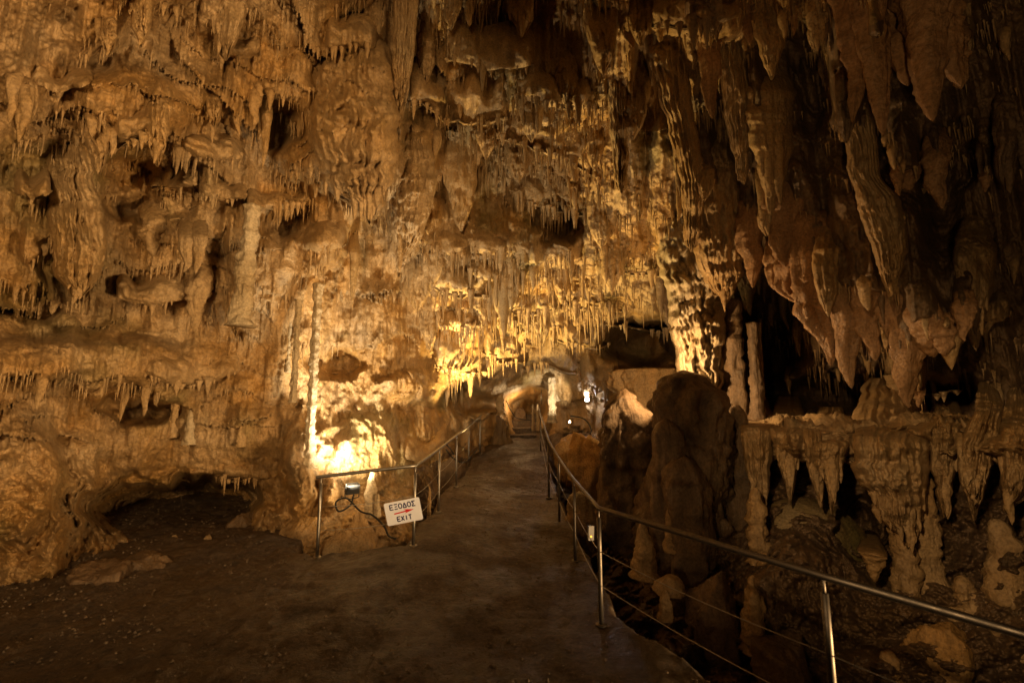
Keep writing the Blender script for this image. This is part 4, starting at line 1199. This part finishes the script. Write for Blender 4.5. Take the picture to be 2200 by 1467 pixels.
LB = [P(*a) for a in POST_L]
LT = [P(x, y, a[2]) for (x, y), a in zip([(678, 1027), (888, 1003), (943, 965), (981, 935), (1007, 916), (1030, 894), (1047, 881)], POST_L)]
for b, t in zip(LB, LT):
    t[0], t[1] = b[0], b[1]
railing('railing', 'left steel railing with the exit sign, running up to the far steps', LB, LT, LT[0] + (LT[0] - LT[1]) * 0.05, P(1057, 877, 13.0))
RB = [P(*a) for a in POST_R] + [P(1768, 1650, 2.4), P(2330, 1900, 1.7)]
RT = [P(x, y, d) for x, y, d in [(1161, 888, 11.9), (1178, 946, 7.95), (1200, 984, 7.05), (1233, 1030, 5.6), (1286, 1091, 3.95), (1768, 1237, 2.4), (2330, 1400, 1.75)]]
for b, t in zip(RB, RT):
    b[0], b[1] = t[0], t[1]
    b[2] = min(b[2], t[2] - 0.85)
railing('railing', 'right steel railing bending at a corner post toward the viewer', RB, RT, P(1158, 868, 13.4), P(2600, 1460, 1.5), steel=DULL)
# far railing by the steps
FB = [P(1148, 842, 14.0), P(1163, 868, 13.6), P(1213, 845, 13.8)]
FT = [P(1148, 808, 14.0), P(1163, 838, 13.6), P(1213, 812, 13.8)]
root = empty('railing', (0, 0, 0), 'short far railing with white posts beyond the bright column', 'railing')
mb = MB(); mb.tube([FT[1], (FT[1] + FT[2]) / 2, FT[2]], 0.018, 10); mb.build('handrail', STEEL, root)
for b, t in zip(FB, FT):
    mb = MB(); mb.tube([b, (b + t) / 2, t], 0.017, 10); mb.build('post', STEEL, root)
mb = MB(); mb.tube([P(1147, 808, 14.2), P(1170, 810, 14.2), P(1193, 811, 14.2)], 0.016, 10); mb.build('handrail', STEEL, root)

# ------------------------------------------------------------------ steps
mb = MB()
for k, (y, d) in enumerate([(946, 13.2), (930, 13.7), (914, 14.2), (901, 14.7)]):
    a, b = P(1068, y, d), P(1152, y - 2, d)
    n = 14
    x = np.linspace(a[0], b[0], n)
    z0, z1 = a[2] - 0.05, a[2] + 0.16
    yy = a[1] + 0.10 * vn(x * 2, k + 0.5, 0.5)
    rows = np.array([np.stack([x, yy, np.full(n, z0)], -1), np.stack([x, yy, np.full(n, z1 - 0.02)], -1),
                     np.stack([x, yy + 0.03, np.full(n, z1) + 0.01 * vn(x * 6, k, 0.2)], -1), np.stack([x, yy + 0.85, np.full(n, z1)], -1)])
    mb.grid(rows)
tag(mb.build('steps', GROUND, smooth=False), kind='structure')

# ------------------------------------------------------------------ exit sign
def build_sign():
    root = empty('exit_sign', (0, 0, 0), 'white exit sign with a red arrow tied to the left railing', 'sign')
    d = 5.36
    tl, tr, bl = P(824, 1082, d), P(900, 1067, d), P(828, 1131, d)
    ex = (tr - tl); wd = np.linalg.norm(ex); ex /= wd
    down = bl - tl; down -= ex * down.dot(ex); hg = np.linalg.norm(down); ey = -down / hg
    ez = np.cross(ex, ey)                            # toward the viewer
    org = tl

    def pt(u, v, k=0.0):                             # u right, v down, both 0..1
        return org + ex * wd * u - ey * hg * v + ez * k
    r = 0.05
    ring = []
    for cx, cy, a0 in ((1 - r, r * 1.3, 0), (r, r * 1.3, 90), (r, 1 - r * 1.3, 180), (1 - r, 1 - r * 1.3, 270)):
        for t in np.linspace(0, 90, 6):
            a = math.radians(a0 + t)
            ring.append((cx + r * math.cos(a), cy - r * 1.3 * math.sin(a)))
    n = len(ring)
    mb = MB()
    v = [pt(u, w, 0.002) for u, w in ring] + [pt(u, w, -0.002) for u, w in ring] + [pt(.5, .5, 0.002), pt(.5, .5, -0.002)]
    i = np.arange(n); j = (i + 1) % n
    mb.add(v, np.stack([i, i + n, j + n, j], -1), np.concatenate([np.stack([np.full(n, 2 * n), i, j], -1), np.stack([np.full(n, 2 * n + 1), j + n, i + n], -1)]))
    mb.build('panel', SIGNW, root, smooth=False)

    def stroke(mb, a, b, w=0.030):
        a, b = np.array(a, float), np.array(b, float)
        asp = hg / wd
        dv = (b - a) * np.array([1, asp]); dv /= np.linalg.norm(dv)
        nr = np.array([-dv[1], dv[0] / asp]) * w / 2
        q = [a + nr, b + nr, b - nr, a - nr]
        top = [pt(x, y, 0.0035) for x, y in q]
        bot = [pt(x, y, 0.0015) for x, y in q]
        mb.add(top + bot, [[0, 1, 2, 3], [7, 6, 5, 4], [0, 4, 5, 1], [1, 5, 6, 2], [2, 6, 7, 3], [3, 7, 4, 0]])
    G = {'E': [((0, 0), (0, 1)), ((0, 0), (1, 0)), ((0, .5), (.85, .5)), ((0, 1), (1, 1))],
         'Ξ': [((0, 0), (1, 0)), ((.15, .5), (.85, .5)), ((0, 1), (1, 1))],
         'Δ': [((0, 1), (.5, 0)), ((.5, 0), (1, 1)), ((0, 1), (1, 1))],
         'Σ': [((0, 0), (1, 0)), ((0, 0), (.55, .5)), ((.55, .5), (0, 1)), ((0, 1), (1, 1))],
         'X': [((0, 0), (1, 1)), ((1, 0), (0, 1))], 'I': [((.5, 0), (.5, 1))], 'T': [((0, 0), (1, 0)), ((.5, 0), (.5, 1))],
         'O': [((.5 + .5 * math.cos(a), .5 + .5 * math.sin(a)), (.5 + .5 * math.cos(b), .5 + .5 * math.sin(b)))
               for a, b in zip(np.linspace(0, 2 * math.pi, 17)[:-1], np.linspace(0, 2 * math.pi, 17)[1:])]}

    def word(txt, x0, x1, y0, y1, gap=0.35):
        n = len(txt)
        cw = (x1 - x0) / (n + gap * (n - 1))
        mb = MB()
        for k, ch in enumerate(txt):
            ox = x0 + k * cw * (1 + gap)
            for a, b in G[ch]:
                stroke(mb, (ox + a[0] * cw, y0 + a[1] * (y1 - y0)), (ox + b[0] * cw, y0 + b[1] * (y1 - y0)))
        mb.build('lettering', INK, root, smooth=False)
    word('EΞOΔOΣ', 0.15, 0.86, 0.12, 0.33)
    word('EXIT', 0.30, 0.70, 0.68, 0.88)
    mb = MB()
    stroke(mb, (0.24, 0.53), (0.62, 0.49), 0.035)
    ah = [(0.52, 0.40), (0.80, 0.475), (0.54, 0.585), (0.60, 0.49)]
    top = [pt(x, y, 0.0042) for x, y in ah]
    bot = [pt(x, y, 0.0016) for x, y in ah]
    mb.add(top + bot, [[0, 1, 5, 4], [1, 2, 6, 5], [2, 3, 7, 6], [3, 0, 4, 7]], [[0, 3, 1], [1, 3, 2], [4, 5, 7], [5, 6, 7]])
    mb.build('arrow', RED, root, smooth=False)

build_sign()

# ------------------------------------------------------------------ lamps in view
def box_axes(dirv, up=(0, 0, 1)):
    f = np.asarray(dirv, float); f /= np.linalg.norm(f)
    r = np.cross(f, up); r /= np.linalg.norm(r)
    u = np.cross(r, f)
    return np.array([r, f, u])

def floodlight():
    c = P(757, 1049, 6.25)
    tgt = P(705, 985, 7.2)
    ax = box_axes(tgt - c)
    root = empty('floodlight', c, 'small black floodlight behind the left railing shining on the rock', 'floodlight')
    mb = MB(); mb.box(c, (0.085, 0.045, 0.065), ax); mb.build('housing', BLACK, root, smooth=False)
    mb = MB(); mb.box(c + ax[1] * 0.050, (0.075, 0.004, 0.055), ax); mb.build('lit_glass', BULB, root, smooth=False)
    mb = MB()
    mb.tube([c - ax[0] * 0.095, c - ax[0] * 0.095 - np.array([0, 0, 0.12]), c + ax[0] * 0.0 - np.array([0, 0, 0.14]), c + ax[0] * 0.095 - np.array([0, 0, 0.12]), c + ax[0] * 0.095], 0.008, 6)
    mb.build('bracket', BLACK, root)
    o = lamp('floodlight_beam', P(748, 1040, 6.15), P(805, 825, 7.5), 215, (1.0, 0.83, 0.56), 122, 0.12, 0.7)
    o.parent = root

floodlight()

mb = MB()
cp = curve_points([P(760, 1062, 6.2), P(752, 1085, 6.1), P(728, 1098, 6.05), P(722, 1078, 6.1), P(745, 1070, 6.1), P(775, 1098, 6.0), P(800, 1106, 5.95), P(825, 1130, 5.8),
                   P(835, 1150, 5.7), P(850, 1157, 5.6)], 70)
mb.tube(cp, 0.012, 8)
tag(mb.build('cable', CABLE), 'black cable looping down from the floodlight behind the sign', 'cable')
for k, pts in enumerate([[(1226, 893, 10.5), (1255, 900, 10.2), (1270, 925, 9.8), (1255, 950, 9.5), (1232, 975, 9.2)],
                         [(958, 965, 9.0), (975, 985, 9.2), (1000, 992, 9.6), (1025, 965, 10.2)],
                         [(955, 950, 9.3), (968, 965, 9.4), (980, 985, 9.5)],
                         [(1087, 860, 13.4), (1100, 885, 13.5), (1112, 898, 13.5), (1150, 904, 13.6)]]):
    mb = MB()
    mb.tube(curve_points([P(*a) for a in pts], 40), 0.014, 8)
    tag(mb.build('cable', CABLE), ['black cable curling over the glistening rock right of the path', 'black cable lying behind the middle posts of the left railing',
                                   'shorter black cable beside the left railing', 'black cable along the left of the far steps'][k], 'cable')

def bulb(px, py, d, r, label, watts, col, mat, target=None, angle=None, box=False, name='cave_lamp'):
    c = P(px, py, d)
    root = empty(name, c, label, 'lamp')
    mb = MB()
    if box:
        mb.box(c + np.array([0, 0.05, 0]), (r * 0.55, 0.04, r * 1.3), np.eye(3))
        mb.build('housing', HOUSING, root, smooth=False)
        mb = MB(); mb.box(c + np.array([0, 0.004, 0]), (r * 0.48, 0.004, r * 1.2), np.eye(3)); mb.build('lit_cover', mat, root, smooth=False)
    else:
        lathe(mb, c - np.array([0, 0, r * 1.6]), c + np.array([0, 0, r * 1.6]), lambda t: r * max(0.05, math.sin(math.pi * min(0.98, 0.1 + t * 0.9))) ** 0.7, 1, 14, 14, 0, 1, 0, 1, 0)
        mb.build('lit_bulb', mat, root)
        mb = MB(); mb.tube([c - np.array([0, 0, r * 2.6]), c - np.array([0, 0, r * 2]), c - np.array([0, 0, r * 1.3])], r * 0.8, 12)
        mb.build('socket', BLACK, root)
    o = lamp(name + '_light', c + np.array([0, -0.06 if box else 0.0, r * 0.2 if box else r * 2.2]), target, watts, col, angle, 0.03)
    o.parent = root
    return root

bulb(1441, 816, 7.15, 0.030, 'small bright bulb on the left shoulder of the dark mound', 44, WARM, BULB)
bulb(1148, 718, 11.3, 0.030, 'tiny white spotlight under the far ceiling curtain', 9, COOL, BULBC)
bulb(1261, 852, 12.0, 0.095, 'white lamp box standing right of the far path', 4, COOL, BULBC, box=True)
bulb(1224, 906, 10.8, 0.018, 'added low fill lamp beside the bright column on the far path', 80, (1, 0.85, 0.6), BULB, target=P(1186, 850, 12.2), angle=44)  # bulb and spot added to light the column

# emergency light box on the fence wires
root = empty('emergency_light', (0, 0, 0), 'small grey box with an amber dot hung on the right railing wires', 'box')
c = P(1269, 1144, 4.6)
mb = MB(); mb.box(c, (0.028, 0.02, 0.07), np.array([[0.98, 0.2, -0.05], [-0.2, 0.98, 0], [0.05, 0, 1.0]])); mb.build('housing', HOUSING, root, smooth=False)
mb = MB(); mb.box(c + np.array([0, -0.022, -0.03]), (0.008, 0.003, 0.008)); mb.build('indicator', AMBER, root, smooth=False)
